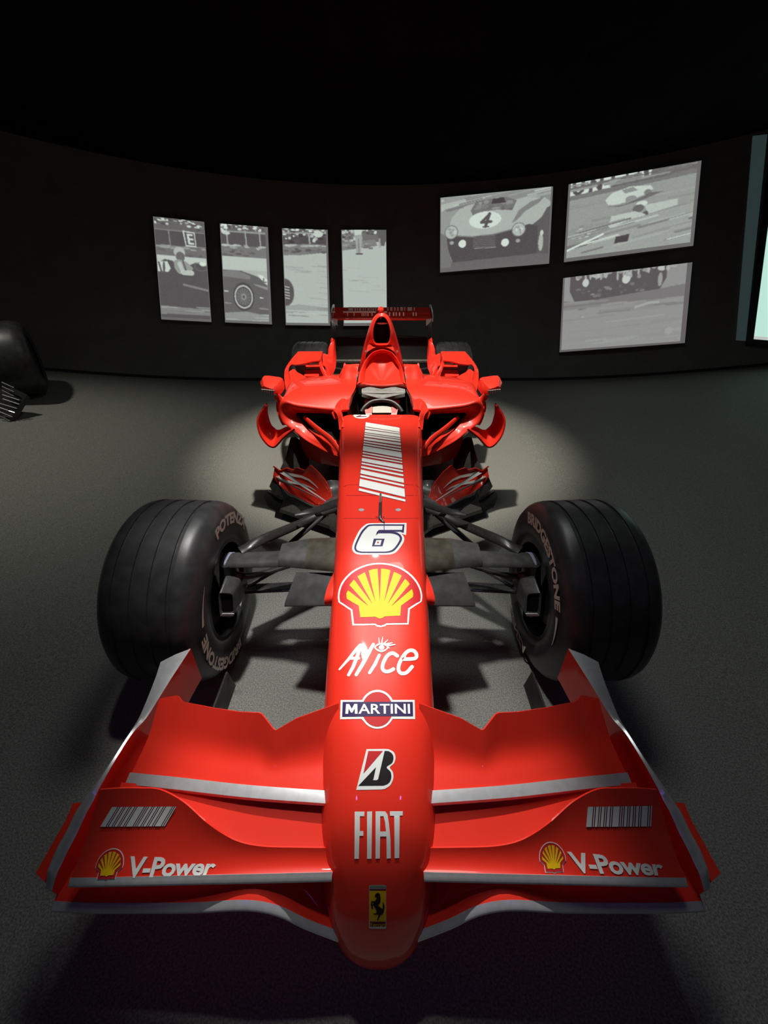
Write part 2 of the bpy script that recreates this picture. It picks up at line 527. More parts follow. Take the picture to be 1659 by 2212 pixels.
# -- landscape boards on the right
p5 = Pic(225, 160, .55)
p5.poly([(0, .10), (.5, .0), (.6, 0), (.3, .08), (0, .2)], .72); p5.poly([(.2, .0), (1, 0), (1, .25), (.6, .2), (.3, .2)], .48)
p5.streaks(.02, .2, .35, .8, 22, -.25)
p5.poly([(.07, .50), (.10, .30), (.18, .18), (.35, .14), (.6, .16), (.8, .12), (.95, .14), (1, .2), (1, .95), (.9, 1), (.12, 1), (.07, .8)], .70)
p5.poly([(.28, .22), (.33, .10), (.60, .08), (.70, .14), (.66, .27), (.52, .24), (.42, .25), (.30, .30)], .34); p5.noise((.3, .1, .66, .25), .2, .6, 22, .04, .03)
p5.poly([(.48, .09), (.58, .08), (.60, .155), (.47, .155)], .04)
p5.poly([(.66, .45), (.72, .28), (.82, .18), (.95, .12), (.9, .2), (.78, .3), (.70, .42)], .42)
p5.poly([(.93, .40), (.97, .28), (1, .26), (1, 1), (.9, 1), (.86, .8), (.78, .56), (.88, .46)], .20)
p5.poly([(.05, .52), (.16, .56), (.3, .585), (.5, .575), (.68, .53), (.82, .48), (.9, .52), (.9, .95), (.12, .95), (.07, .75)], .12)
p5.line([(.06, .53), (.16, .56), (.3, .59), (.5, .58), (.68, .53)], .006, .4)
p5.ell(.415, .37, .148, .118, .94); p5.line([(.45, .30), (.38, .40), (.47, .40)], .013, .16); p5.line([(.455, .29), (.42, .46)], .014, .16); p5.line([(.40, .465), (.445, .465)], .008, .16)
for x, y in ((.10, .50), (.725, .545)):
    p5.ell(x, y, .064, .098, .35); p5.ell(x, y, .056, .086, .74); p5.noise((x - .04, y - .05, x + .04, y + .05), .5, .95, 8, .02, .03)
for x, y in ((.205, .675), (.605, .71)): p5.ell(x, y, .036, .056, .97)
for x, y in ((.105, .65), (.722, .70)): p5.ell(x, y, .02, .028, .6)
for k in range(7): p5.line([(.31, .585 + .024 * k), (.51, .60 + .024 * k)], .004, .3)
p5.line([(.32, .755), (.52, .765)], .004, .5)
p5.ell(.93, .75, .022, .12, .7); p5.ell(.935, .62, .015, .04, .85)
p5.poly([(0, .5), (.05, .55), (.08, .8), (.13, 1), (0, 1)], .35)
p5.poly([(.1, .93), (.92, .90), (1, .92), (1, 1), (.1, 1)], .26); p5.grain(.025)
board('wide picture board beside the stacked pair showing an old sports car numbered 4',
      [(951, 427.6), (1194.7, 403), (1186, 569.6), (950.6, 589)], p5, (.008, .0, .02, .06), 'wide projected picture boards')

p6 = Pic(240, 168, .52)
p6.poly([(0, 0), (1, 0), (1, .12), (0, .2)], .28)
p6.poly([(0, 0), (.74, 0), (.70, .10), (.45, .15), (.0, .215)], .93)
p6.line([(.028, -.05), (.038, .12), (.065, .165), (.10, .12), (.11, -.05)], .015, .15)
p6.line([(.17, .155), (.185, .0), (.25, .14), (.265, -.05)], .015, .15)
p6.line([(.35, -.05), (.355, .125), (.42, .115)], .016, .15)
p6.ring(.51, -.01, .055, .125, .34, .15)
p6.line([(.61, -.05), (.62, .085)], .018, .15); p6.ell(.70, .04, .045, .08, .3)
p6.poly([(0, .17), (1, .08), (1, .14), (0, .23)], .36); p6.streaks(.03, .13, .2, .6, 16, -.06)
p6.poly([(0, .23), (1, .14), (1, .5), (0, .62)], .56); p6.streaks(.25, .6, .48, .62, 16, -.05)
p6.poly([(.30, .30), (.35, .22), (.50, .17), (.66, .20), (.68, .25), (.62, .32), (.45, .38), (.33, .37)], .86)
p6.poly([(.43, .20), (.52, .18), (.56, .235), (.46, .25)], .5); p6.ell(.51, .335, .045, .045, .5); p6.ell(.64, .28, .03, .035, .4)
p6.poly([(.66, .29), (.76, .30), (.6, .37), (.42, .41), (.33, .39), (.5, .36)], .3); p6.line([(.32, .38), (.45, .385), (.62, .31)], .006, .55)
p6.ell(.60, .415, .045, .035, .9); p6.ell(.575, .47, .045, .05, .28); p6.poly([(.62, .44), (.88, .42), (.88, .50), (.66, .56)], .78); p6.ell(.635, .55, .022, .03, .2)
p6.poly([(.36, .52), (.55, .50), (.64, .56), (.5, .70), (.34, .66)], .80)
p6.noise((.05, .58, .3, .75), .35, .85, 26, .03, .02)
p6.poly([(0, .88), (.3, .72), (.5, .60), (1, .5), (1, 1), (0, 1)], .6); p6.streaks(.65, .98, .3, .9, 34, -.22); p6.line([(0, .90), (.3, .74)], .01, .95)
p6.poly([(.41, .80), (.52, .785), (.51, .88), (.40, .885)], .08); p6.grain(.03)
board('wide picture board at upper right showing two pale racing cars under giant banner letters',
      [(1228.3, 398.5), (1515.3, 347), (1497.4, 531), (1218, 566.7)], p6, (.02, .0, .03, .055), 'wide projected picture boards')

p7 = Pic(225, 160, .60)
p7.poly([(.05, .0), (.85, .0), (.85, .15), (.8, .30), (.10, .36), (.05, .2)], .20)
p7.noise((.05, -.03, .95, .05), .5, .95, 40, .03, .035)
for x in (.18, .22, .27, .31, .35, .45, .5, .56, .62, .7): p7.line([(x, .0), (x + .005, random.uniform(.05, .12))], .008, .75)
p7.ell(.185, .105, .028, .055, .95); p7.ell(.525, .115, .034, .06, .97); p7.poly([(.51, -.02), (.55, -.02), (.54, .08), (.52, .08)], .75); p7.ell(.63, .10, .016, .026, .55); p7.ell(.80, .17, .018, .09, .65)
p7.noise((.12, .18, .7, .30), .2, .5, 30, .025, .02)
p7.poly([(0, .32), (.12, .36), (.8, .29), (1, .26), (1, .42), (0, .42)], .42); p7.streaks(.36, .55, .45, .62, 22, -.02)
p7.noise((.05, .42, .2, .65), .4, .75, 8, .03, .02); p7.line([(.62, .50), (.72, .46), (.8, .46)], .012, .72)
p7.streaks(.6, .98, .56, .68, 22, -.06); p7.ell(.9, .85, .03, .05, .68); p7.grain(.015)
board('wide picture board at lower right showing round lamps above grey track',
      [(1216.4, 601), (1495.5, 566.7), (1479, 741), (1208.5, 761)], p7, (.02, .0, .04, .03), 'wide projected picture boards', tint_hi=(196, 203, 197))

# -- tall bright display cut by the right edge
q = lambda px, py, r=WR - 0.05: on_wall(px, py, r)
tl, bl = q(1659.5, 487), q(1628, 732.6)
dn = bl - tl; tl = tl - dn * 0.75
side = np.cross(GU, np.array([0, -1.0, 0])); side = np.array([math.cos(0.62), -math.sin(0.62), 0]) * 1.15
root = empty('bright_display', tuple(bl), 'bright pale green display panel in a black frame cut by the right edge', 'screen')
nrm = np.cross(side, dn); nrm /= np.linalg.norm(nrm)
if np.dot(nrm, CAM - bl) < 0: nrm = -nrm
u = side / np.linalg.norm(side); dv = dn / np.linalg.norm(dn)
fr = [tl - u * .06 - dv * .06, tl + side + u * .06 - dv * .06, bl + side + u * .06 + dv * .06, bl - u * .06 + dv * .06]
v, f = prism([p - bl for p in fr], -nrm * 0.05); newobj('frame', v, f, FRAMEB, root, smooth=False)
v, f = prism([p - bl + nrm * .004 for p in (tl, tl + side, bl + side, bl)], -nrm * 0.003)
newobj('lit_panel', v, f, mat('lit_panel', (0.1, 0.1, 0.1), 0.6, emit=(0.50, 0.78, 0.68, 1.0)), root, smooth=False)
v, f = prism([p - bl + nrm * .006 for p in (bl - dv * .03, bl + side - dv * .03, bl + side, bl)], -nrm * 0.003)
newobj('lower_rim', v, f, mat('panel_rim', (0.3, 0.3, 0.3), 0.5, emit=(0.72, 0.75, 0.72, 0.7)), root, smooth=False)
st = [tl - u * .22 - dv * .02, tl - u * .10 - dv * .02, bl - u * .065 + dv * .02, bl - u * .15 + dv * .02]
v, f = prism([p - bl - nrm * .01 for p in st], -nrm * 0.02)
newobj('side_panel', v, f, mat('teal_side_panel', (0.10, 0.13, 0.13), 0.6, emit=(0.020, 0.032, 0.032, 1.0)), root, smooth=False, label='dim teal strip beside the lit panel')

# ------------------------------------------------------------------ THE CAR
car = empty('racing_car', (0, 1.15, 0), 'red open-wheel racing car with white number 6 and lettering on its long nose', 'racing car')
CARO = np.array([0, 1.15, 0])


class _Car:
    pass


def C(name, vf, material, parent=None, **k):
    """part of the car (world coordinates are re-based on the car's root)"""
    v, f = vf
    v = np.asarray(v, float) - CARO
    return newobj(name, v, f, material, parent if parent is not None else car, **k)


def C2(name, vf, material, parents=None, **k):
    v, f = vf
    ps = parents or (None, None)
    return C(name, (v, f), material, ps[0], **k), C(name, (mir(v), f), material, ps[1], **k)


# ---- nose and tub
HWT = [(880, 89), (1000, 91.5), (1100, 95), (1200, 100), (1300, 108), (1400, 115.5), (1500, 123), (1600, 127.5),
       (1700, 131.5), (1800, 130.5), (1900, 124.5), (1960, 118)]
TOP = [(0.205, .150), (0.2065, .168), (0.212, .188), (0.222, .213), (0.245, .252), (0.272, .290), (0.328, .350), (0.39, .394), (0.51, .438), (0.62, .467), (0.75, .497),
       (1.0, .549), (1.2, .578), (1.5, .606), (1.8, .622), (2.05, .632), (2.22, .637)]
BOT = [(0.205, .142), (0.2065, .136), (0.212, .130), (0.222, .125), (0.245, .120), (0.272, .120), (0.40, .15), (0.75, .22), (1.2, .30), (1.8, .26), (2.22, .22)]


def px_of(p):
    d = np.asarray(p) - CAM
    z = np.dot(d, FW)
    return CX + F_PX * d[0] / z, CY - F_PX * np.dot(d, UP) / z, z


def ztop(y): return float(np.interp(y, *zip(*TOP)))


def smooth_interp(tab, ys):
    t = np.array(tab); return np.interp(ys, t[:, 0], t[:, 1])


def nose_w(y):
    z = ztop(y) - 0.035
    for _ in range(2):
        _, py, d = px_of((0, y, z))
    return float(np.interp(py, *zip(*HWT))) * d / F_PX


TIPW = {0.205: .012, 0.2065: .028, 0.212: .049, 0.222: .069, 0.245: .093, 0.272: .107}
ys = [0.205, 0.2065, 0.212, 0.222, 0.245, 0.272, 0.328, 0.39, 0.51, 0.62, 0.75, 1.0, 1.2, 1.5, 1.8, 2.05, 2.22]
rows = []
NTH = 72
for y in ys:
    wd = TIPW.get(y) or nose_w(y)
    t, b = ztop(y), float(np.interp(y, *zip(*BOT)))
    e = float(np.interp(y, [0.205, 0.3, 0.6, 1.0, 1.5, 2.2], [2.0, 2.4, 3.2, 4.8, 6.5, 9.0]))
    zc = (t + b) / 2; hz = (t - b) / 2
    loop = []
    for th in np.linspace(0, 2 * PI, NTH, endpoint=False):
        c, s = math.cos(th), math.sin(th)
        loop.append((wd * math.copysign(abs(c) ** (2 / e), c), y, zc + hz * math.copysign(abs(s) ** (2 / e), s)))
    rows.append(loop)
g = np.array(rows); g = np.transpose(np.array([cr(g[:, j], 6) for j in range(NTH)]), (1, 0, 2))
NV, NF = g.reshape(-1, 3), grid_faces(len(g), NTH, False, True) + [tuple(range(NTH)), tuple((len(g) - 1) * NTH + j for j in range(NTH))]
nose = C('nose_cone', (NV, NF), RED, angle=55)
BV = {'nose': BVHTree.FromPolygons([tuple(p) for p in NV], NF)}


# ---- decals: flat shapes given by photograph measurements, laid on the bodywork beneath them
def clip_cells(loops, cell):
    """tessellate polygon (outer + holes) and cut it into small cells so that it can follow a curved panel"""
    vs = [[Vector((x, y, 0)) for x, y in lp] for lp in loops]
    tris = tessellate_polygon(vs)
    flat = [p for lp in vs for p in lp]
    bm = bmesh.new()
    bv = [bm.verts.new(p) for p in flat]
    for t in tris:
        try: bm.faces.new([bv[i] for i in t])
        except ValueError: pass
    if not bm.faces: bm.free(); return [], []
    xs = [p.x for p in flat]; yv = [p.y for p in flat]
    for ax, lo, hi in ((0, min(xs), max(xs)), (1, min(yv), max(yv))):
        q = math.ceil(lo / cell) * cell
        while q < hi:
            if q > lo:
                co = (q, 0, 0) if ax == 0 else (0, q, 0); no = (1, 0, 0) if ax == 0 else (0, 1, 0)
                bmesh.ops.bisect_plane(bm, geom=bm.verts[:] + bm.edges[:] + bm.faces[:], plane_co=co, plane_no=no)
            q += cell
    bm.verts.index_update()
    V = [(v.co.x, v.co.y) for v in bm.verts]; Fa = [tuple(v.index for v in f.verts) for f in bm.faces]
    bm.free()
    return V, Fa


def lay(V, bvh, lift):
    out = []; o = Vector(CAM); ok = True
    for x, y in V:
        d = Vector(ray(x, y)).normalized()
        h, n, _, dist = bvh.ray_cast(o, d)
        if h is None:
            h, n, _, dist = bvh.find_nearest(o + d * 0.9)
        if n.dot(d) > 0: n = -n
        out.append(np.array(h) + np.array(n) * lift)
    return out


def decal(name, polys, material, bvh, lift=0.0008, cell=10, parent=None, label=None):
    """polys: list of loops-lists, each [outer, hole, ...] or a plain outer loop"""
    V, Fc = [], []
    for p in polys:
        loops = p if isinstance(p[0][0], (list, tuple)) else [p]
        v, f = clip_cells(loops, cell)
        o = len(V); V += v; Fc += [tuple(i + o for i in q) for q in f]
    return C(name, (lay(V, BV[bvh], lift), Fc), material, parent if parent is not None else nose, label=label, angle=80)


def stroke(pts, th, k=8):
    """rounded stroke polygon pieces around a polyline (overlapping quads and discs joined as one outline list)"""
    out = []
    p = np.array(pts, float)
    r = np.full(len(p), th / 2) if not hasattr(th, '__len__') else np.array(th) / 2
    lft, rgt = [], []
    for i in range(len(p)):
        a = p[max(i - 1, 0)]; b = p[min(i + 1, len(p) - 1)]
        d = b - a; d /= (np.linalg.norm(d) or 1); n = np.array([-d[1], d[0]])
        lft.append(p[i] + n * r[i]); rgt.append(p[i] - n * r[i])
    d0 = p[0] - p[1]; a0 = math.atan2(d0[1], d0[0]); d1 = p[-1] - p[-2]; a1 = math.atan2(d1[1], d1[0])
    cap1 = [p[-1] + r[-1] * np.array([math.cos(a1 + t), math.sin(a1 + t)]) for t in np.linspace(PI / 2, -PI / 2, k)]
    cap0 = [p[0] + r[0] * np.array([math.cos(a0 + t), math.sin(a0 + t)]) for t in np.linspace(PI / 2, -PI / 2, k)]
    return [tuple(q) for q in lft[:-1] + cap1 + rgt[::-1][1:-1] + cap0]


def tf(pts, ox, oy, s): return [(ox + x / s, oy + y / s) for x, y in pts]


def cs(pts, n=5, closed=True): return [tuple(q) for q in cr(np.array(pts, float), n, closed)]


def circle(cx, cy, rx, ry, k=28, a0=0, a1=2 * PI):
    return [(cx + rx * math.cos(t), cy + ry * math.sin(t)) for t in np.linspace(a0, a1, k, endpoint=False)]


# barcode on the tub (frame A: 680,860 scale 5.53)
A = lambda pts: tf(pts, 680, 860, 5.53)
Bf = lambda pts: tf(pts, 680, 1200, 5.53)
bars = [(290, 340), (348, 368), (378, 410), (418, 432), (440, 462), (475, 500), (513, 530), (543, 560), (572, 630), (645, 662), (680, 695),
        (715, 757), (772, 790), (812, 833), (855, 903), (922, 943), (965, 1053), (1078, 1107)]
LY = [290, 340, 378, 475, 572, 630, 715, 757, 855, 903, 965, 1053, 1078, 1107]
RY = [355, 408, 437, 537, 650, 715, 800, 850, 963, 1015, 1085, 1185, 1212, 1240]
def bar_quad(a, b, g):
    xl = lambda y: 608 + (525 - 608) * (y - 290) / 815; xr = lambda y: 1012 + (1083 - 1012) * (y - 355) / 885
    ra, rb = np.interp(a, LY, RY), np.interp(b, LY, RY)
    return [(xl(a) - g, a - g), (xr(ra) + g, ra - g), (xr(rb) + g, rb + g), (xl(b) - g, b + g)]
decal('barcode_outline', [A(bar_quad(a, b, 5.0)) for a, b in bars], MAROON, 'nose', .0006)  # dark printed edging, slightly wider than the white bars above it
decal('barcode_stripes', [A(bar_quad(a, b, 0)) for a, b in bars], WHITE, 'nose', .0012, label='white slanted barcode stripes')
# round badge with a sideways letter by the cockpit
decal('round_badge', [A(circle(557, 208, 96, 37))], WHITE, 'nose', .0008, label='white round badge with a sideways letter N')
decal('badge_letter', [A(stroke(q, 9)) for q in ([(500, 192), (618, 190)], [(618, 190), (498, 224)], [(498, 224), (615, 222)])], MAROON, 'nose', .0014)
# race number
six_w = cs([(700, 1495), (640, 1499), (600, 1516), (540, 1572), (500, 1640), (462, 1725), (446, 1790), (452, 1822), (470, 1846), (500, 1864), (545, 1873)], 3, False) + \
    cs([(860, 1873), (915, 1866), (965, 1848), (1010, 1800), (1045, 1750), (1065, 1710), (1068, 1670), (1052, 1640), (1035, 1622)], 3, False) + [(1090, 1640), (1097, 1493)]
six_n = cs([(710, 1510), (655, 1514), (620, 1528), (565, 1582), (525, 1650), (486, 1735), (472, 1785), (478, 1818), (500, 1840), (550, 1852)], 3, False) + \
    cs([(850, 1852), (905, 1845), (950, 1825), (990, 1780), (1020, 1735), (1040, 1695), (1040, 1665), (1022, 1635), (985, 1610), (940, 1597)], 3, False) + [(1040, 1600), (1062, 1614), (1072, 1511)]
six_i = cs([(715, 1527), (665, 1530), (635, 1542), (585, 1595), (545, 1660), (508, 1740), (494, 1785), (500, 1810), (520, 1826), (560, 1836)], 3, False) + \
    cs([(840, 1836), (890, 1828), (930, 1810), (970, 1768), (998, 1725), (1014, 1690), (1012, 1668), (995, 1645), (950, 1626), (900, 1618)], 3, False) + \
    [(760, 1618), (728, 1645), (760, 1580), (790, 1577), (1042, 1577), (1050, 1527)]
decal('race_number', [A(six_w)], WHITE, 'nose', .0008, label='white racing number 6 with navy outline')
decal('number_outline', [[A(six_n), A(six_i)]], NAVY, 'nose', .0014)
decal('number_slit', [A([(742, 1600), (770, 1578), (1040, 1578), (1062, 1600), (1050, 1612), (1010, 1592), (790, 1592), (762, 1612), (730, 1643)])], NAVY, 'nose', .0016)
decal('number_eye', [[A([(705, 1682), (835, 1682), (808, 1773), (683, 1773)]), A([(735, 1697), (800, 1697), (783, 1758), (712, 1758)])]], NAVY, 'nose', .0014)
decal('number_dot', [A(circle(755, 1727, 11, 10, 10))], DRED, 'nose', .0014)

# scallop shell emblem
SH_W = cs([(285, 560), (278, 480), (300, 372), (350, 283), (430, 202), (530, 142), (650, 102), (775, 89), (900, 102), (1020, 140), (1120, 202), (1200, 280), (1255, 372), (1281, 470), (1276, 550)], 4, False) + \
    [(1135, 645), (1120, 825), (860, 830), (835, 848), (785, 858), (740, 850), (715, 832), (450, 838), (430, 660)]
SH_R = cs([(304, 548), (298, 478), (319, 382), (367, 297), (443, 219), (540, 160), (655, 121), (775, 109), (895, 121), (1010, 159), (1107, 219), (1183, 295), (1236, 382), (1261, 470), (1257, 540)], 4, False) + \
    [(1114, 630), (1102, 806), (852, 810), (828, 826), (785, 836), (745, 828), (722, 812), (470, 817), (450, 647)]
SH_Y = [(545, 741), (525, 605), (385, 522), (378, 460), (402, 411), (412, 360), (472, 287), (502, 257), (602, 202), (638, 185), (694, 168), (752, 162), (790, 160), (850, 166), (907, 180), (941, 198),
        (995, 220), (1043, 247), (1075, 280), (1110, 312), (1137, 351), (1156, 398), (1175, 460), (1170, 500), (1030, 602), (1020, 722), (832, 731), (808, 750), (775, 757), (748, 748), (725, 735)]
SH_V = [[(392, 412), (410, 352), (640, 606)], [(466, 284), (508, 250), (688, 580)], [(596, 198), (642, 180), (725, 556)], [(750, 158), (792, 156), (777, 552)],
        [(905, 176), (946, 194), (829, 556)], [(1040, 241), (1080, 277), (874, 577)], [(1134, 344), (1162, 398), (916, 607)]]
def shell(bvh, map_fn, parent, cell=10, lift=.0008):
    o = decal('scallop_emblem', [map_fn(SH_W)], WHITE, bvh, lift, cell, parent, label='yellow scallop shell emblem with red border')
    decal('emblem_border', [map_fn(SH_R)], DRED, bvh, lift + .0006, cell, parent)
    decal('emblem_shell', [map_fn(SH_Y)], YELLOW, bvh, lift + .0012, cell, parent)
    decal('emblem_ribs', [map_fn(p) for p in SH_V], DRED, bvh, lift + .0018, cell, parent)
shell('nose', Bf, nose)

# hand-drawn word with an eye over its i
al = [stroke([(296, 1362), (400, 1245), (500, 1120), (545, 1075)], [22, 34, 40, 44]), stroke([(545, 1080), (510, 1200), (455, 1340), (405, 1428)], [44, 44, 42, 36]),
      stroke([(415, 1230), (525, 1228)], 36), stroke([(700, 1062), (640, 1170), (560, 1320), (495, 1425)], [36, 48, 46, 40]),
      stroke([(770, 1192), (720, 1300), (655, 1402)], [36, 42, 38]),
      stroke(cs([(985, 1200), (930, 1168), (870, 1195), (822, 1275), (808, 1350), (845, 1388), (900, 1380), (938, 1358)], 3, False), 44),
      stroke(cs([(1062, 1240), (1140, 1238), (1205, 1225), (1212, 1180), (1180, 1140), (1125, 1138), (1070, 1185), (1015, 1280), (998, 1360), (1030, 1408), (1095, 1400), (1160, 1330)], 3, False), 44)]
decal('script_lettering', [Bf(p) for p in al], WHITE, 'nose', .0010, label='white hand-drawn lettering with an eye over the i')
eye = [[Bf(cs([(708, 1098), (745, 1060), (800, 1045), (850, 1062), (880, 1100), (845, 1140), (795, 1158), (745, 1140)], 4)), Bf(cs([(728, 1098), (760, 1076), (800, 1068), (840, 1080), (862, 1102), (835, 1124), (795, 1134), (755, 1122)], 4))],
       Bf(circle(798, 1100, 34, 30, 14))]
lash = [Bf(stroke([(770, 1050), (765, 985)], [14, 8])), Bf(stroke([(800, 1045), (812, 975)], [16, 8])), Bf(stroke([(830, 1050), (872, 1010)], [18, 8])),
        Bf(stroke([(850, 1062), (925, 1045)], [24, 12])), Bf(stroke([(865, 1080), (960, 1065)], [26, 12])), Bf(stroke([(870, 1090), (890, 1108)], [16, 10]))]
decal('drawn_eye', eye + lash, WHITE, 'nose', .0013)
# bar and ball plaque
bar = [(310, 1727)] + [(570, 1727)] + circle(748, 1838, 208, 233, 16, PI + .51, 2 * PI - .51) + [(930, 1727), (1192, 1725), (1197, 1955), (938, 1952)] + circle(748, 1838, 208, 233, 16, .51, PI - .51) + [(556, 1952), (303, 1957)]
decal('plaque', [Bf(bar)], WHITE, 'nose', .0008, label='white edged plaque of red ball and navy bar')
decal('plaque_ball', [Bf(circle(748, 1838, 184, 207, 30))], DRED, 'nose', .0013)
decal('plaque_bar', [Bf([(336, 1751), (1168, 1751), (1171, 1918), (330, 1925)])], NAVY, 'nose', .0018)


def text_polys(txt, weight=0.0, shear=0.0, spacing=1.0):
    """triangles of a word set in the built-in typeface, normalised to a 0..1 box (y down)"""
    cu = bpy.data.curves.new('word', 'FONT'); cu.body = txt; cu.offset = weight; cu.shear = shear; cu.space_character = spacing
    cu.resolution_u = 3
    ob = bpy.data.objects.new('word', cu); COL.objects.link(ob)
    dg = bpy.context.evaluated_depsgraph_get(); ev = ob.evaluated_get(dg); me = ev.to_mesh()
    V = np.array([v.co[:2] for v in me.vertices]); Fa = [tuple(p.vertices) for p in me.polygons]
    ev.to_mesh_clear(); bpy.data.objects.remove(ob); bpy.data.curves.remove(cu)
    lo, hi = V.min(0), V.max(0); N = (V - lo) / (hi - lo); N[:, 1] = 1 - N[:, 1]
    return N, Fa


def word_decal(name, txt, quad, material, bvh, parent, lift, weight=0.02, shear=0.0, spacing=1.0, cell=8, label=None):
    N, Fa = text_polys(txt, weight, shear, spacing)
    tl, tr, br, bl = [np.array(c, float) for c in quad]
    def m(u, v): return tuple((tl * (1 - u) + tr * u) * (1 - v) + (bl * (1 - u) + br * u) * v)
    return decal(name, [[m(*N[i]) for i in f] for f in Fa], material, bvh, lift, cell, parent, label)


decal('plaque_initial', [Bf([(368, 1895), (377, 1777), (414, 1777), (444, 1833), (474, 1777), (510, 1777), (513, 1894), (480, 1894), (480, 1832), (452, 1880), (434, 1880), (408, 1832), (402, 1895)])], WHITE, 'nose', .0024)
word_decal('plaque_lettering', 'ARTINI', Bf([(522, 1777), (1132, 1775), (1136, 1893), (522, 1894)]), WHITE, 'nose', nose, .0024, .018, label='white capital lettering')
# slanted B mark
Cf = lambda pts: tf(pts, 660, 1560, 4.097)
bout = [(540, 239), (700, 237)] + cs([(735, 239), (780, 264), (796, 312), (782, 365), (745, 400), (772, 440), (776, 500), (748, 560), (700, 592)], 3, False) + [(670, 596), (449, 600)]
decal('slant_letter_mark', [Cf(bout)], WHITE, 'nose', .0008, label='white edged slanted letter B in red and black')
decal('mark_triangle', [Cf([(556, 256), (684, 256), (512, 456)])], DRED, 'nose', .0013)
bb = [(700, 255)] + cs([(735, 257), (766, 280), (778, 318), (764, 362), (716, 398), (752, 440), (758, 495), (735, 540), (690, 561)], 3, False) + [(468, 563), (624, 398), (602, 500), (594, 512), (630, 514), (642, 505)]
decal('mark_letter', [Cf(bb)], BLACK, 'nose', .0013)
# tall four-letter word
FI = [[(436, 791), (522, 791), (520, 832), (481, 832), (481, 962), (512, 962), (512, 1005), (478, 1005), (472, 1207), (434, 1207)],
      [(545, 791), (589, 789), (584, 1207), (545, 1207)],
      [[(620, 789), (705, 789), (725, 815), (738, 900), (752, 1040), (754, 1202), (718, 1206), (716, 1010), (660, 1010), (657, 1204), (620, 1206)], [(660, 832), (690, 832), (703, 880), (712, 966), (660, 966)]],
      [(746, 788), (860, 788), (858, 826), (833, 826), (828, 1200), (788, 1202), (785, 828), (748, 828)]]
decal('tall_lettering', [([Cf(l) for l in p] if isinstance(p[0][0], tuple) else Cf(p)) for p in FI], WHITE, 'nose', .0010, label='white tall capital lettering')
# enamel badge
decal('horse_badge', [Cf([(563, 1444), (582, 1438), (696, 1438), (714, 1444), (714, 1815), (700, 1824), (578, 1824), (562, 1815)])], SILVER, 'nose', .0010, label='yellow enamel badge with a black rearing horse')
decal('badge_field', [Cf([(567, 1484), (711, 1484), (711, 1758), (567, 1758)])], YELLOW, 'nose', .0016)
decal('badge_flag', [Cf([(567, 1446), (711, 1446), (711, 1460), (567, 1460)])], GREEN, 'nose', .0016)
decal('badge_flag_red', [Cf([(567, 1472), (711, 1472), (711, 1485), (567, 1485)])], MAROON, 'nose', .0018)
decal('badge_foot', [Cf([(570, 1762), (708, 1762), (708, 1804), (570, 1804)])], MAROON, 'nose', .0016)
word_decal('badge_lettering', 'Ferrari', Cf([(578, 1766), (702, 1766), (702, 1802), (578, 1802)]), YELLOW, 'nose', nose, .0022, 0.0)
horse = [Cf(cs([(612, 1530), (626, 1508), (648, 1505), (660, 1522), (664, 1560), (658, 1595), (640, 1612), (662, 1630), (684, 1655), (680, 1690), (660, 1698), (634, 1690), (624, 1650), (606, 1622), (604, 1590), (622, 1565), (632, 1545), (618, 1542)], 3)),
         Cf(stroke([(612, 1588), (588, 1582), (582, 1604), (596, 1640)], [22, 13, 10, 8])), Cf(stroke([(618, 1608), (592, 1608), (586, 1640)], [20, 12, 7])),
         Cf(stroke([(660, 1672), (684, 1662), (692, 1625), (686, 1588)], [22, 14, 18, 7])), Cf(stroke([(650, 1685), (652, 1708), (636, 1742)], [24, 15, 8])),
         Cf(stroke([(640, 1680), (624, 1690), (604, 1690)], [20, 13, 8])), Cf(stroke([(690, 1650), (680, 1680)], [10, 16]))]
decal('badge_horse', horse, BLACK, 'nose', .0022)
# panel joints, screws, pitot tube
def joint(pts, wdt): return stroke(pts, wdt)
decal('panel_joint', [A(stroke([(345, 1438), (1235, 1438)], 4))], MAROON, 'nose', .0005)
decal('panel_joint', [A(stroke([(385, 1163), (1215, 1163)], 4))], MAROON, 'nose', .0005)
decal('panel_joint', [A(stroke([(345, 1060), (380, 1040), (530, 1034)], 3))], MAROON, 'nose', .0005)
decal('panel_joint', [A(stroke([(1080, 1034), (1215, 1042), (1250, 1075)], 3))], MAROON, 'nose', .0005)
for c in ((556, 1337), (997, 1337)):
    decal('panel_screw', [A(circle(c[0], c[1], 34, 17, 16))], SILVER, 'nose', .0012)
for c in ((740, 1423), (823, 1423)):
    decal('tube_screw', [A(circle(c[0], c[1], 12, 7, 10))], MAROON, 'nose', .0012)
pt = [lay(A([q]), BV['nose'], .014)[0] for q in ((786, 1180), (784, 1290))]
C('pitot_tube', tube(pt, .0045, 10, n=3), METAL, nose)
pt = [lay(A([q]), BV['nose'], h)[0] for q, h in (((782, 1285), .012), ((780, 1420), .008), ((783, 1452), .004), ((825, 1490), .002))]
C('pitot_stem', tube(pt, [.0055, .006, .006, .004], 10), CARBON, nose)
decal('seam', [A(stroke([(828, 1490), (828, 1615)], 7))], NAVY, 'nose', .0022)
decal('hatch_line', [A(stroke(cs([(735, 180), (745, 230), (770, 275), (795, 285), (845, 275), (862, 220), (868, 180)], 3, False), 5)), A(stroke([(795, 195), (795, 265)], 4))], DRED, 'nose', .0006)

# ---- front wing ---------------------------------------------------------------------------------------
def row(pts): return np.array([L(px, py, **{k: v}) for px, py, k, v in pts])


def densify(r, n): return cr(r, n)


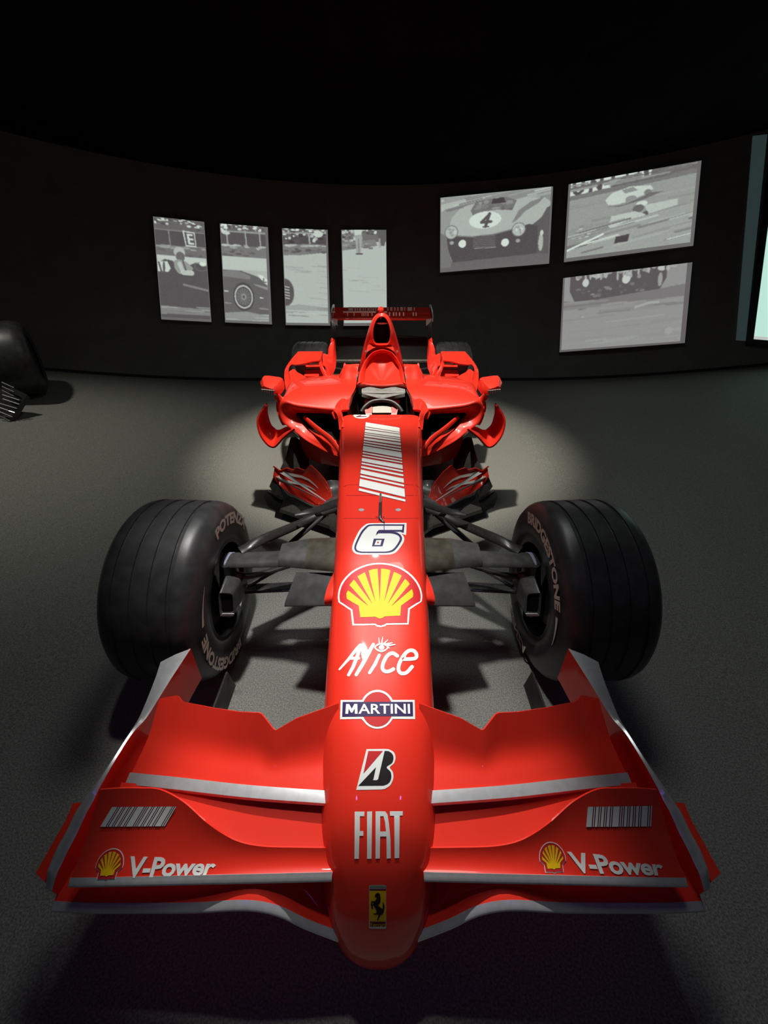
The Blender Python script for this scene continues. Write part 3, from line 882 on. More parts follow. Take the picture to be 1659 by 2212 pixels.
# main plane
ley = [(112, 1966), (200, 1970), (300, 1970), (420, 1969), (530, 1964), (600, 1976), (660, 2004), (714, 2031)]
lez = [.252, .255, .259, .270, .288, .272, .236, .198]
le = np.array([L(x, y, Z=z) for (x, y), z in zip(ley, lez)]); le[-1, 0] += .016
r2 = le + np.array([0, .022, .010]); r3 = le + np.array([0, .055, .014]); r4 = le + np.array([0, .14, .022]); r5 = le.copy(); r5[:, 1] = .605; r5[:, 2] += .030
under = le + np.array([0, .012, -.014])
gm = up_grid([under, le + np.array([0, -.002, -.004]), le + np.array([0, .004, .005]), r2, r3, r4, r5], 3, 4)
mp_l = plate_geo(gm, .008, 1)
mp = merge(mp_l, (mir(mp_l[0]), mp_l[1]))
wing = C('front_wing', mp, RED, label='red front wing main plane with silver leading edge')
strip = up_grid([le + np.array([0, .003, -.003]), le + np.array([0, -.003, .000]), le + np.array([0, .002, .0045]), le + np.array([0, .012, .0085])], 3, 4)
for s in (1, -1):
    g_ = strip if s == 1 else mir(strip)
    C('leading_edge', plate_geo(g_, .004, s), SILVER, wing)
# second element
leB = np.array([L(x, y, Z=z) for x, y, z in ((148, 1914, .303), (180, 1914, .306), (300, 1912, .312), (470, 1908, .312), (600, 1905, .311), (697, 1902, .31))]); leB[-1, 0] = -.095
topB = [(215, 1706, .418), (260, 1703, .418), (300, 1703, .417), (345, 1706, .412), (395, 1732, .396), (440, 1772, .372), (480, 1801, .352), (520, 1820, .338), (570, 1829, .330), (640, 1831, .326), (697, 1832, .325)]
rb = np.array([L(x, y, Z=z) for x, y, z in topB]); rb[-1, 0] = -.095
leBd = cr(leB, 12); rbd = cr(rb, 6)
# resample both edges over the same spanwise parameter
def respan(c, n):
    s = np.concatenate([[0], np.cumsum(np.linalg.norm(np.diff(c, axis=0), axis=1))]); s /= s[-1]
    t = np.linspace(0, 1, n); return np.stack([np.interp(t, s, c[:, k]) for k in range(3)], 1)
n_ = 60
leBd, rbd = respan(leBd, n_), respan(rbd, n_)
def mixrow(a, b, t, sag): return a * (1 - t) + b * t + np.array([0, 0, -sag])
gB = np.array([leBd + np.array([0, .010, -.007]), leBd + np.array([0, .000, -.003]), leBd + np.array([0, .001, .002])] + [mixrow(leBd + np.array([0, .003, .004]), rbd, t, .016 * 4 * t * (1 - t) * .6) for t in np.linspace(.08, 1, 12)])
flap2 = []
for s in (1, -1):
    g_ = gB if s == 1 else mir(gB)
    vf = plate_geo(g_, .005, s)
    flap2.append(C('lower_flap', vf, RED, wing))
    BV['flapL' if s == 1 else 'flapR'] = BVHTree.FromPolygons([tuple(p) for p in g_.reshape(-1, 3)], grid_faces(*g_.shape[:2]))
    q = np.array([leBd + np.array([0, .003, -.003]), leBd + np.array([0, -.002, -.0005]), leBd + np.array([0, .000, .0025]), leBd + np.array([0, .006, .0055]), leBd + np.array([0, .011, .0085])])
    # constant-width silver edge
    C('leading_edge', plate_geo(q if s == 1 else mir(q), .003, s), SILVER, wing)
# third element, behind and below
leC = np.array([L(x, y, Z=z) for x, y, z in ((230, 1790, .330), (400, 1800, .328), (560, 1836, .320), (697, 1838, .318))]); leC[-1, 0] = -.095
rC = np.array([L(x, y, Z=z) for x, y, z in ((262, 1690, .338), (400, 1700, .340), (560, 1715, .340), (697, 1728, .340))]); rC[-1, 0] = -.095
a_, b_ = respan(cr(leC, 8), 30), respan(cr(rC, 8), 30)
gC = np.array([mixrow(a_, b_, t, .002 * 4 * t * (1 - t)) for t in np.linspace(0, 1, 8)])
for s in (1, -1):
    C('middle_flap', plate_geo(gC if s == 1 else mir(gC), .005, s), RED, wing)
# top flap with its notch
leD = np.array([L(x, y, Z=z) for x, y, z in ((273, 1694, .330), (378, 1705, .342), (537, 1723, .352), (694, 1737, .356))]); leD[-1, 0] = -.095
tr_ = [(344.5, 1509, .385), (364, 1505, .39), (383, 1501, .395), (392, 1515, .395), (425, 1522, .41), (458, 1529, .42), (517, 1538, .432), (563, 1540, .44), (593, 1579, .418), (640, 1552, .438), (697, 1519, .455)]
rD = np.array([L(x, y, Z=z) for x, y, z in tr_]); rD[-1, 0] = -.100
nD = 61
leDd = respan(cr(leD, 12), nD); rDd = respan(lin(rD, 8), nD)
rows = [leDd + np.array([0, .014, -.016]), leDd + np.array([0, -.001, -.008]), leDd + np.array([0, .002, .003])]
for t in np.linspace(.06, 1, 14):
    m = leDd * (1 - t) + rDd * t
    z0, z1 = leDd[:, 2], rDd[:, 2]
    zz = 0.17 * t / .5 if t < .42 else (0.143 + (t - .42) * .34 + 2.6 * (t - .42) ** 2 if t < .66 else 0.3744 + (t - .66) * 1.84)
    m[:, 2] = z0 + (z1 - z0) * zz
    rows.append(m)
gD = np.array(rows)
for s in (1, -1):
    C('upper_flap', plate_geo(gD if s == 1 else mir(gD), .005, s), RED, wing, angle=60)
    q = np.array([leDd + np.array([0, .004, -.006]), leDd + np.array([0, -.004, -.003]), leDd + np.array([0, -.002, .005]), leDd + np.array([0, .010, .0075]), leDd + np.array([0, .022, .009])])
    C('leading_edge', plate_geo(q if s == 1 else mir(q), .003, s), SILVER, wing)
    # blunt black underside of the flap's front edge
    q = np.array([leDd + np.array([0, .000, -.007]), leDd + np.array([0, .004, -.018]), leDd + np.array([0, .03, -.016])])
    C('flap_underside', plate_geo(q if s == 1 else mir(q), .002, s), BLACK, wing)
# end plates
inner = [(112, 1924), (122.7, 1888), (134, 1864.5), (148, 1835), (168, 1797), (185, 1759.6), (201, 1731), (215, 1702), (251, 1638.6), (287, 1583), (318.6, 1547), (366, 1471.5), (412, 1401)]
outer = [(98, 1919), (102, 1885), (111, 1860), (123, 1832), (143, 1797), (161, 1759), (177, 1734), (199, 1702), (243, 1638.6), (279, 1583), (302, 1547), (333, 1471.5), (347, 1430)]
xi = np.interp([p[1] for p in inner], [1401, 1583, 1924], [-.565, -.625, -.672])
inn = np.array([L(x, y, X=q) for (x, y), q in zip(inner, xi)])
out = np.array([L(x, y, Z=z - .004) for (x, y), z in zip(outer, inn[:, 2])])
out[-1] = L(347, 1430, Z=inn[-1, 2] - .012)
inn_d, out_d = cr(inn, 4), cr(out, 4)
cap = np.array([inn_d, inn_d * .5 + out_d * .5 + np.array([0, 0, .004]), out_d, out_d + np.array([0.002, 0, -.02])])
low = inn_d.copy(); low[:, 2] = np.interp(low[:, 1], [.25, .5, .8], [.19, .19, .26])
face = np.array([inn_d + np.array([0, 0, -.001]), inn_d * .6 + low * .4, low])
eps = []
for s in (1, -1):
    gg = face if s == 1 else mir(face)
    e = C('end_plate', plate_geo(gg, .006, -s), RED, wing)
    eps.append(e)
    C('end_plate_cap', plate_geo(cap if s == 1 else mir(cap), .004, s), SILVER, wing, label='silver top edge of the end plate')
    # outer foot plate
    fo = [L(x, y, Z=.30) for x, y in ((157, 1735), (178, 1733), (150, 1790), (118, 1850), (96, 1905), (77, 1886), (97.6, 1850), (141.5, 1772))]
    v, f = prism(fo, (0, 0, -.012))
    C('foot_plate', (v if s == 1 else mir(v), f), RED, wing, smooth=False)
    v, f = tube([L(281.5, 1582, Z=.378) + np.array([0, 0, -.01]), L(281.5, 1582, Z=.378) + np.array([0, 0, .004])], .0035, 10, n=1)
    C('cap_screw', (v if s == 1 else mir(v), f), BLACK, wing)
# strakes hanging under the flaps
for s in (1, -1):
    t0, t1 = L(492, 1451, Z=.30), L(462, 1532, Z=.33)
    poly = [t0, t1, t1 + np.array([0.010, 0, -.07]), t0 + np.array([0.012, 0.0, -.07])]
    v, f = prism(poly, (-.006, 0, 0)); C('wing_strake', (v if s == 1 else mir(v), f), CARBON, wing, smooth=False)
# wing lettering and barcodes
G = lambda pts: tf(pts, 60, 1680, 2.5136)
K = lambda pts: tf(pts, 920, 1680, 2.4397)
word_decal('flap_lettering', 'V-Power', G([(560, 425), (1036, 440), (1002, 528), (530, 547)]), WHITE, 'flapL', flap2[0], .0012, .03, 0.0, .96, label='white bold lettering')
word_decal('flap_lettering', 'V-Power', K([(742, 388), (1238, 432), (1256, 517), (790, 503)]), WHITE, 'flapR', flap2[1], .0012, .03, 0.0, .96, label='white bold lettering')
def code(quad, n=0):
    tl, tr, br, bl = [np.array(c) for c in quad]
    out = []
    ws = [.10, .02, .05, .02, .05, .02, .05, .02, .12, .02, .02, .05, .02, .05, .02, .05, .02, .11, .02, .02]
    x = 0; tot = sum(ws) + .018 * (len(ws) - 1)
    for q_ in ws:
        a, b = x / tot, (x + q_) / tot; x += q_ + .018
        out.append([tuple(tl + (tr - tl) * a), tuple(tl + (tr - tl) * b), tuple(bl + (br - bl) * b), tuple(bl + (br - bl) * a)])
    return out
qL = G([(460, 157), (808, 155), (745, 262), (395, 265)]); qR = K([(852, 152), (1190, 147), (1185, 255), (843, 258)])
decal('barcode_backing', [qL], MAROON, 'flapL', .0007, 10, flap2[0]); decal('barcode_stripes', code(qL), WHITE, 'flapL', .0013, 10, flap2[0], label='small white barcode')
decal('barcode_backing', [qR], MAROON, 'flapR', .0007, 10, flap2[1]); decal('barcode_stripes', code(qR), WHITE, 'flapR', .0013, 10, flap2[1], label='small white barcode')
def shmap(tl, tr, br, bl):
    tl, tr, br, bl = [np.array(c, float) for c in (tl, tr, br, bl)]
    def m(pts):
        o = []
        for x, y in pts:
            u_, v_ = (x - 278) / 1003, (y - 89) / 769
            o.append(tuple((tl * (1 - u_) + tr * u_) * (1 - v_) + (bl * (1 - u_) + br * u_) * v_))
        return o
    return m
shell('flapL', shmap((217, 1832), (277, 1832), (258, 1902), (199, 1902)), flap2[0], 8, .0008)
shell('flapR', shmap((1161, 1818), (1217, 1818), (1227, 1887), (1168, 1887)), flap2[1], 8, .0008)

# ---- front wheels --------------------------------------------------------------------------------------
def tyre_profile(x0, x1, r, rim, gro=4):
    """half-open section from inner rim edge over the tread to the outer rim edge"""
    wdt = x1 - x0
    pr = [(x0 + .035, rim - .012), (x0 + .012, rim), (x0 + .002, rim + .03), (x0, rim + .065), (x0 + .006, r - .055), (x0 + .018, r - .026), (x0 + .034, r - .010)]
    xs0, xs1 = x0 + .05, x1 - .05
    pr.append((xs0, r - .003))
    gw = .013
    for k in range(gro):
        c = xs0 + (xs1 - xs0) * (k + .5) / gro
        pr += [(c - gw / 2 - .001, r), (c - gw / 2, r - .005), (c + gw / 2, r - .005), (c + gw / 2 + .001, r)]
    pr.append((xs1, r - .003))
    pr += [(x1 - .034, r - .010), (x1 - .018, r - .026), (x1 - .006, r - .055), (x1, rim + .065), (x1 - .002, rim + .03), (x1 - .012, rim), (x1 - .035, rim - .012)]
    return pr


AX = 1.15
R_F = .33
CAMB = math.radians(2.2)
wheel_c = np.array([-.722, AX, R_F + .004])


def ring_text(txt, cx, r, a0, a1, h, wdt_k=1.0, flip=1, weight=.03):
    """letters standing on a sidewall circle about the X axis; angles measured from +Y towards +Z"""
    N, Fa = text_polys(txt, weight)
    V = []
    for u_, v_ in N:
        a = a0 + (a1 - a0) * u_; rr = r + h * (1 - v_)
        V.append((cx, rr * math.cos(a), rr * math.sin(a)))
    return np.array(V), Fa


def tilt_v(v, a, c):
    v = np.array(v, float); co, si = math.cos(a), math.sin(a)
    x, z = v[:, 0].copy(), v[:, 2].copy()
    v[:, 0] = co * x - si * z; v[:, 2] = si * x + co * z
    return v + c


for s in (1, -1):
    ctr = wheel_c * np.array([s, 1, 1]); tl_ = -CAMB * s
    prof = tyre_profile(-.160, .160, R_F, .185)
    v, f = lathe(prof, 96, (0, 0, 0), False); v = tilt_v(v, tl_, ctr)
    ty = C('front_tyre', (v, f), TYRE, angle=50)
    # rim barrel, brake drum, spokes
    rp = [(-.150, .192), (-.150, .176), (-.10, .165), (.10, .165), (.150, .176), (.150, .192)]
    v, f = lathe(rp, 64, (0, 0, 0), False); C('rim', (tilt_v(v, tl_, ctr), f), RIM, ty)
    dp = [(.10, .0), (.10, .14), (.02, .155), (-.10, .155), (-.10, .0)]
    v, f = lathe([(x * s, r) for x, r in dp], 48, (0, 0, 0), False); C('brake_drum', (tilt_v(v, tl_, ctr), f), CARBON, ty)
    xin = .1605 * s  # inner sidewall faces the car
    if s == 1:
        tx = [('POTENZA', math.radians(97), math.radians(28)), ('BRIDGESTONE', math.radians(-95), math.radians(-188))]
    else:
        tx = [('BRIDGESTONE', math.radians(62), math.radians(152)), ('POTENZA', math.radians(-40), math.radians(-110))]
    for t_, a0, a1 in tx:
        if s == 1: a0, a1 = a0, a1
        v, f = ring_text(t_, xin, .248, a0, a1, .044, weight=.045)
        C('sidewall_lettering', (tilt_v(v, tl_, ctr), f), LETTER, ty, smooth=False, label='raised pale lettering')
    # pale flash on the sidewall
    a0, a1 = (math.radians(182), math.radians(157)) if s == -1 else (math.radians(136), math.radians(164))
    aa = np.linspace(a0, a1, 14)
    wv = np.linspace(.002, .016, 14)
    gfl = np.array([[(xin, (.258) * math.cos(a), (.258) * math.sin(a)), (xin, (.258 + q_) * math.cos(a), (.258 + q_) * math.sin(a))] for a, q_ in zip(aa, wv)])
    C('sidewall_flash', (tilt_v(gfl.reshape(-1, 3), tl_, ctr), grid_faces(14, 2)), LETTER, ty)

# brake ducts
d_top = [(472, 1279), (502, 1281)]; o1, o2 = L(471, 1280, X=-.555), L(503, 1282, X=-.518)
o3, o4 = L(506, 1330, X=-.518), L(475, 1332, X=-.555)
b1, b2 = L(490, 1243, X=-.585), L(524, 1256, X=-.510)
front = np.array([o1, o2, o3, o4])
mid = np.array([o1 + (0, .06, .012), o2 + (.012, .06, .012), o3 + (.012, .07, .0), o4 + (0, .07, 0)])
back = np.array([o1 + (-.02, .13, -.02), o2 + (.0, .13, -.02), o3 + (.0, .18, .0), o4 + (0, .18, 0)])
def rr4(q, n=6, k=.22):
    out = []
    for i in range(4):
        p, a, b = q[i], q[(i - 1) % 4], q[(i + 1) % 4]
        for t in np.linspace(0, 1, n):
            out.append((1 - t) ** 2 * (p + (a - p) * k) + 2 * t * (1 - t) * p + t * t * (p + (b - p) * k))
    return out
gdu = np.array([rr4(front * .82 + front.mean(0) * .18 + np.array([0, .06, 0])), rr4(front * .88 + front.mean(0) * .12 + np.array([0, .003, 0])), rr4(front), rr4(mid), rr4(back)])
nu, nv = gdu.shape[:2]
fd = grid_faces(nu, nv, False, True) + [tuple(range(nv)), tuple((nu - 1) * nv + j for j in range(nv))]
ducts = C2('brake_duct', (gdu.reshape(-1, 3), fd), CARBON3)
iv = front * .84 + front.mean(0) * .16 + np.array([0, .012, 0])
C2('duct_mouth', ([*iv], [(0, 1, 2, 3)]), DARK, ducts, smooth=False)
C2('duct_label', prism([L(476, 1331, Y=.985), L(504, 1331, Y=.985), L(506, 1326, Y=.985), L(480, 1326, Y=.985)], (0, .002, 0)), WHITE, ducts, smooth=False)

# ---- front suspension -----------------------------------------------------------------------------------
def blade(pts, chords, th, k=14, n=4, drop=None):
    """flattened wing-like arm: pts = centre line, chords along Y"""
    p = cr(pts, n) if len(pts) > 2 else lin(pts, n * 2)
    c = np.interp(np.linspace(0, 1, len(p)), np.linspace(0, 1, len(chords)), chords)
    t = np.interp(np.linspace(0, 1, len(p)), np.linspace(0, 1, len(th)), th)
    rows = []
    for i in range(len(p)):
        rows.append([p[i] + np.array([0, -c[i] / 2 * math.cos(a), t[i] / 2 * math.sin(a) * (1 + .25 * math.cos(a)) + .0 * math.cos(a)]) for a in np.linspace(0, 2 * PI, k, endpoint=False)])
    g = np.array(rows)
    return g.reshape(-1, 3), grid_faces(len(g), k, False, True) + [tuple(range(k)), tuple((len(g) - 1) * k + j for j in range(k))]


def tiltx(vf, about, ang):
    v, f = vf; v = np.array(v) - about; c, s = math.cos(ang), math.sin(ang)
    y, z = v[:, 1].copy(), v[:, 2].copy(); v[:, 1] = c * y - s * z; v[:, 2] = s * y + c * z
    return v + about, f


pA, pB = L(484, 1210, X=-.575), L(618, 1204, X=-.34)
arm = tiltx(blade([pA, pB], [.075, .080], [.022, .024]), pA, math.radians(8))
C2('upper_wishbone', arm, CARBON3)
pC, pD = L(606, 1198, X=-.36), L(735, 1190, X=-.14)
pM = L(664, 1194, X=-.262)
C2('wishbone_shroud', tiltx(blade([pC, pM], [.10, .135], [.034, .036]), pC, math.radians(16)), CARBON3)
C2('wishbone_root', tiltx(blade([pM, pD], [.135, .150], [.036, .036]), pC, math.radians(16)), CARBON2, label='brown-tinted worn shroud')
C2('arm_sticker', tiltx(blade([L(489, 1209, X=-.566), L(502, 1209, X=-.545)], [.077, .077], [.0235, .0235]), pA, math.radians(8)), mat('pale_sticker', (.28, .29, .42), .5))
# rear leg of the upper wishbone, push rod, steering arm
e0, e1, e2, e3 = L(520, 1192, X=-.52), L(562, 1168, X=-.46), L(650, 1130, X=-.34), L(722, 1092, X=-.21)
C2('wishbone_rear_leg', tube([e0, e1, e2, e3], [.026, .020, .019, .020], 14, .45, axis=(0, 1, .3)), CARBON)
f0, f1 = L(620, 1180, X=-.40), L(735, 1082, X=-.18)
C2('push_rod', tube([f0, (f0 + f1) / 2, f1], [.015, .017, .018], 12, .6, axis=(0, 1, .2)), CARBON)
C2('rod_collar', tube([f0 * .30 + f1 * .70, f0 * .27 + f1 * .73], .021, 12, .7, axis=(0, 1, .2), n=1), METAL)
c0, c1 = L(682, 1112, X=-.27), L(742, 1080, X=-.165)
C2('rocker_fairing', tube([c0, (c0 + c1) / 2, c1], [.012, .034, .040], 14, .55, axis=(0, 1, .3)), CARBON3)
C2('side_fin', tube([L(637, 1112, X=-.35), L(680, 1103, X=-.27), L(730, 1085, X=-.17)], [.010, .020, .024], 12, .35, axis=(0, 1, .3)), CARBON)
# lower wishbone
h0 = L(532, 1272, Z=.26)
C2('lower_wishbone', blade([h0, L(735, 1262, Z=.27)], [.055, .055], [.018, .018]), CARBON)
C2('lower_rear_leg', tube([L(535, 1262, Z=.27), L(625, 1213, Z=.30), L(735, 1160, Z=.32)], .022, 12, .5, axis=(0, 1, 0)), CARBON)
C2('track_rod', tube([L(505, 1240, X=-.55), L(560, 1240, Z=.36), L(735, 1185, Z=.42)], .014, 10, .7, axis=(0, 1, 0)), CARBON)
C2('upright', tube([np.array([-.60, 1.17, .20]), np.array([-.575, 1.17, .33]), np.array([-.56, 1.17, .45])], [.05, .06, .045], 14, .6, axis=(0, 1, 0)), CARBON)
# stub winglets on the nose flanks
sw = []
for x_root, px_, in ((0, 0),):
    tip_f, tip_r = L(615, 1306, X=-.325), L(640, 1236, X=-.295)
    rt_f, rt_r = L(722, 1304, X=-.150) + np.array([.04, 0, 0]), L(726, 1238, X=-.150) + np.array([.04, 0, 0])
    tip = [tip_f + (0, .012, -.016), tip_f + (0, -.004, -.006), tip_f + (0, .004, .004), tip_f * .6 + tip_r * .4 + (0, 0, .004), tip_r]
    rt = [rt_f + (0, .012, -.016), rt_f + (0, -.004, -.006), rt_f + (0, .004, .004), rt_f * .6 + rt_r * .4 + (0, 0, .004), rt_r]
    gw_ = up_grid(np.array([tip, [a * .5 + b * .5 for a, b in zip(tip, rt)], rt]), 4, 4)
vf = plate_geo(gw_, .010, -1)
stub = C2('nose_winglet', vf, CARBON3)
ro_ = np.array([L(703, 1313, X=-.172), L(701, 1300, X=-.174), L(708, 1272, X=-.168), L(721, 1242, X=-.158)]) + np.array([0, 0, .010])
ga = up_grid(np.array([[p, p + (.025, 0, .006), p + (.055, 0, .004)] for p in ro_]), 4, 4)
C2('winglet_root', plate_geo(ga, .022, -1), RED, stub)
C2('winglet_rivet', tube([L(692, 1271, X=-.197) + (0, 0, .000), L(692, 1271, X=-.197) + (0, 0, .008)], .003, 8, n=1), METAL, stub)

# ---- barge boards -----------------------------------------------------------------------------------------
BB = lambda x, y, Y: L(560 + x / 9.217, 990 + y / 9.217, Y=Y)
# upper edge and lower edge of the curved red board, from outer rear (left in the photo) to inner front
bt = [BB(270, 170, 1.98), BB(410, 260, 1.97), BB(540, 195, 1.96), BB(680, 235, 1.94), BB(740, 185, 1.93), BB(900, 240, 1.90), BB(1010, 130, 1.88), BB(1180, 280, 1.82), BB(1330, 470, 1.74), BB(1410, 660, 1.66), BB(1440, 800, 1.58)]
bb_ = [BB(290, 345, 1.94), BB(360, 480, 1.92), BB(440, 580, 1.90), BB(520, 640, 1.87), BB(600, 720, 1.84), BB(740, 790, 1.80), BB(880, 860, 1.75), BB(1000, 920, 1.70), BB(1120, 970, 1.66), BB(1260, 960, 1.60), BB(1400, 900, 1.56)]
bt, bb_ = np.array(bt), np.array(bb_)
nb = 50
a_, b_ = respan(lin(bt, 5), nb), respan(cr(bb_, 5), nb)
gb = np.array([a_ * (1 - t) + b_ * t + np.array([0, .03 * 4 * t * (1 - t), 0]) for t in np.linspace(0, 1, 9)])
bvb = plate_geo(gb, .006, 1)
barge = C2('barge_board', bvb, RED, label='dark red curved board with silver swooshes')
BV['bargeL'] = BVHTree.FromPolygons([tuple(p) for p in gb.reshape(-1, 3)], grid_faces(*gb.shape[:2]))
BBp = lambda pts: tf(pts, 560, 990, 9.217)
sws = [stroke([(425, 245), (540, 298), (700, 338), (860, 372), (1000, 435), (1100, 517), (1188, 604)], [85, 66, 60, 46, 36, 24, 6], 3),
       stroke([(325, 395), (420, 425), (540, 463), (700, 497), (880, 530), (1020, 580), (1142, 656)], [72, 64, 52, 44, 40, 26, 6], 3)]
for i, q_ in enumerate(sws):
    v, f = clip_cells([BBp(q_)], 5); v = np.array(lay(v, BV['bargeL'], .005))
    C2('pale_swoosh', (v, f), WHITE, barge)
# carbon lip and foot under the board
lipr = np.array([BB(520, 640, 1.86), BB(600, 720, 1.83), BB(760, 790, 1.79), BB(950, 890, 1.73), BB(1140, 980, 1.66)])
lipl = np.array([BB(540, 800, 1.84), BB(640, 900, 1.80), BB(760, 980, 1.76), BB(860, 1070, 1.72), BB(1000, 1080, 1.66)])
C2('board_foot', plate_geo(up_grid(np.array([lipr, lipr * .6 + lipl * .4 + (0, 0, -.01), lipl]), 3, 4), .008, 1), CARBON3, barge)
C2('board_lip', tube(lipr + np.array([0, -.004, .004]), .006, 8), METAL, barge)
o_ = np.array([[BB(290, 350, 1.95), BB(340, 480, 1.93), BB(430, 560, 1.9), BB(510, 640, 1.88)], [BB(200, 560, 1.93), BB(260, 640, 1.9), BB(360, 720, 1.87), BB(480, 780, 1.85)]])
C2('outer_foot', plate_geo(up_grid(o_, 4, 4), .006, 1), CARBON3, barge)
o_ = np.array([[BB(175, 650, 1.93), BB(300, 720, 1.9), BB(480, 840, 1.86)], [BB(100, 760, 1.9), BB(260, 900, 1.86), BB(430, 930, 1.84)], [BB(190, 980, 1.85), BB(300, 1030, 1.83), BB(370, 1120, 1.80)]])
C2('outer_fin', plate_geo(up_grid(o_, 4, 4), .006, 1), CARBON, barge)
C2('fin_edge', tube([BB(175, 655, 1.925), BB(300, 725, 1.895), BB(450, 815, 1.86)], .005, 8), METAL, barge)
# inner grey turning vane beside the tub
o_ = np.array([[BB(1350, 440, 1.75), BB(1440, 430, 1.76), BB(1600, 440, 1.77)], [BB(1420, 620, 1.72), BB(1500, 620, 1.72), BB(1600, 620, 1.72)], [BB(1450, 790, 1.66), BB(1520, 790, 1.66), BB(1600, 790, 1.66)]])
C2('turning_vane', plate_geo(up_grid(o_, 4, 4), .008, 1), CARBON3)
C2('vane_bracket', prism([BB(1440, 805, 1.6), BB(1540, 800, 1.6), BB(1545, 855, 1.6), BB(1450, 870, 1.6)], (0, .01, -.01)), METAL, smooth=False)

# ---- side pods ------------------------------------------------------------------------------------------------
OUT = [(742, 880), (715, 878), (690, 876), (640, 870), (611, 864), (602, 884), (606, 905), (622, 922), (640, 936), (656, 950), (682, 966), (712, 982), (742, 992)]
INN = [(738, 897), (715, 895), (690, 893), (655, 892), (641, 892), (640, 899), (646, 908), (655, 919), (664, 929), (676, 938), (694, 946), (716, 953), (738, 956)]
yo = [2.36, 2.36, 2.36, 2.36, 2.37, 2.37, 2.35, 2.32, 2.30, 2.27, 2.24, 2.2, 2.18]
s0 = np.array([L(x, y, Y=q) for (x, y), q in zip(OUT, yo)])
lip = np.array([L(x, y, Y=q + .01) for (x, y), q in zip(INN, yo)])
tun = lip * np.array([.9, 1, 1]) + np.array([0, .30, 0]); tun[:, 2] = .56 + (tun[:, 2] - .56) * .75
lip2 = lip + np.array([0, .04, 0])
m0 = s0 * .5 + lip * .5 + np.array([0, -.018, 0])
def pod_section(y, w_, t_, ti, b_, xi_):
    pts = [(xi_, ti), (xi_ + .25 * (w_ - xi_), ti * .7 + t_ * .3), (xi_ + .5 * (w_ - xi_), ti * .35 + t_ * .65), (xi_ + .8 * (w_ - xi_), t_), (w_ - .012, t_ - .015), (w_, t_ - .06), (w_, t_ * .75 + b_ * .25), (w_ - .005, t_ * .6 + b_ * .4), (w_ - .01, t_ * .5 + b_ * .5), (w_ - .03, t_ * .35 + b_ * .65), (w_ - .10, t_ * .2 + b_ * .8), (xi_ + .4 * (w_ - xi_), b_), (xi_, b_)]
    return np.array([(-x, y, z) for x, z in pts])
secs = [tun, lip2, lip, m0, s0,
        pod_section(2.50, .60, .690, .700, .30, .16), pod_section(2.8, .62, .680, .700, .16, .16), pod_section(3.2, .60, .60, .64, .12, .14),
        pod_section(3.7, .50, .46, .52, .10, .12), pod_section(4.2, .36, .34, .40, .10, .08)]
gp = np.array(secs)
gp = np.concatenate([up_grid(gp[:3], 2, 4), up_grid(gp[2:], 5, 4)[1:]])
pod = C2('side_pod', (gp.reshape(-1, 3), grid_faces(len(gp), gp.shape[1])), RED, angle=50)
inw = np.concatenate([tun, lip2[::-1] * 0 + tun[::-1]])
cen = tun.mean(0)
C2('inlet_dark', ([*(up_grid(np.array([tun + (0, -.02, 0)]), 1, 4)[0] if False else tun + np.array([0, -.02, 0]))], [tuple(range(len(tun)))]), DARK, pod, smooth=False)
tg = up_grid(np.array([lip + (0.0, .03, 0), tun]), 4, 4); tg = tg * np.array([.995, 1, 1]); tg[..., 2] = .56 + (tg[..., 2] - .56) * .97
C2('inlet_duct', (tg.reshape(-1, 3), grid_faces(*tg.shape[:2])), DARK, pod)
# diagonal vane across the inlet
va = np.array([L(657, 901, Y=2.36), L(690, 930, Y=2.25), L(715, 950, Y=2.18), L(737, 979, Y=2.08)])
C2('inlet_vane', tube(va, [.012, .017, .019, .012], 12, .45, axis=(0.5, 0, .85)), RED)

# ---- cockpit surround -----------------------------------------------------------------------------------------
D4 = lambda x, y, Y: L(680 + x / 5.53, 740 + y / 5.53, Y=Y)
M2_ = lambda x, y, Y: L(540 + x / 8.295, 740 + y / 8.295, Y=Y)
prof = [  # rows from the front of the opening to the head-rest: inner lip, inner shoulder, top, outer shoulder, foot
    [D4(410, 800, 2.24), D4(395, 800, 2.235), D4(370, 800, 2.23), D4(310, 790, 2.23) + (0, 0, -.012), D4(225, 775, 2.27) + (0, 0, -.07)],
    [D4(432, 700, 2.34), D4(418, 705, 2.34), D4(385, 740, 2.33), D4(320, 740, 2.32), D4(200, 735, 2.33) + (0, 0, -.06)],
    [D4(452, 630, 2.45), D4(438, 632, 2.45), D4(395, 640, 2.46), D4(315, 640, 2.46), D4(150, 640, 2.46) + (0, 0, -.03)],
    [D4(492, 560, 2.58), D4(478, 560, 2.58), D4(420, 555, 2.60), D4(315, 545, 2.62), D4(170, 560, 2.66) + (0, 0, -.03)],
    [D4(500, 480, 2.68), D4(488, 480, 2.68), D4(430, 470, 2.70), D4(315, 440, 2.74), D4(210, 510, 2.80) + (0, 0, -.03)],
    [D4(512, 390, 2.74), D4(500, 390, 2.74), D4(430, 370, 2.76), D4(325, 340, 2.80), D4(270, 450, 2.90)],
    [D4(522, 300, 2.78), D4(510, 290, 2.78), D4(440, 275, 2.80), D4(350, 275, 2.84), D4(310, 400, 2.98)],
    [D4(530, 262, 2.82), D4(510, 258, 2.83), D4(430, 258, 2.84), D4(365, 285, 2.90), D4(330, 380, 3.05)],
    [D4(530, 262, 2.82) + (0, .10, -.02), D4(510, 258, 2.83) + (0, .10, -.02), D4(430, 258, 2.84) + (0, .10, -.03), D4(365, 285, 2.90) + (0, .10, -.05), D4(330, 380, 3.05) + (0, .10, -.06)],
]
gcock = up_grid(np.array(prof), 4, 4)
C2('cockpit_side', plate_geo(gcock, .012, 1), RED, angle=60)
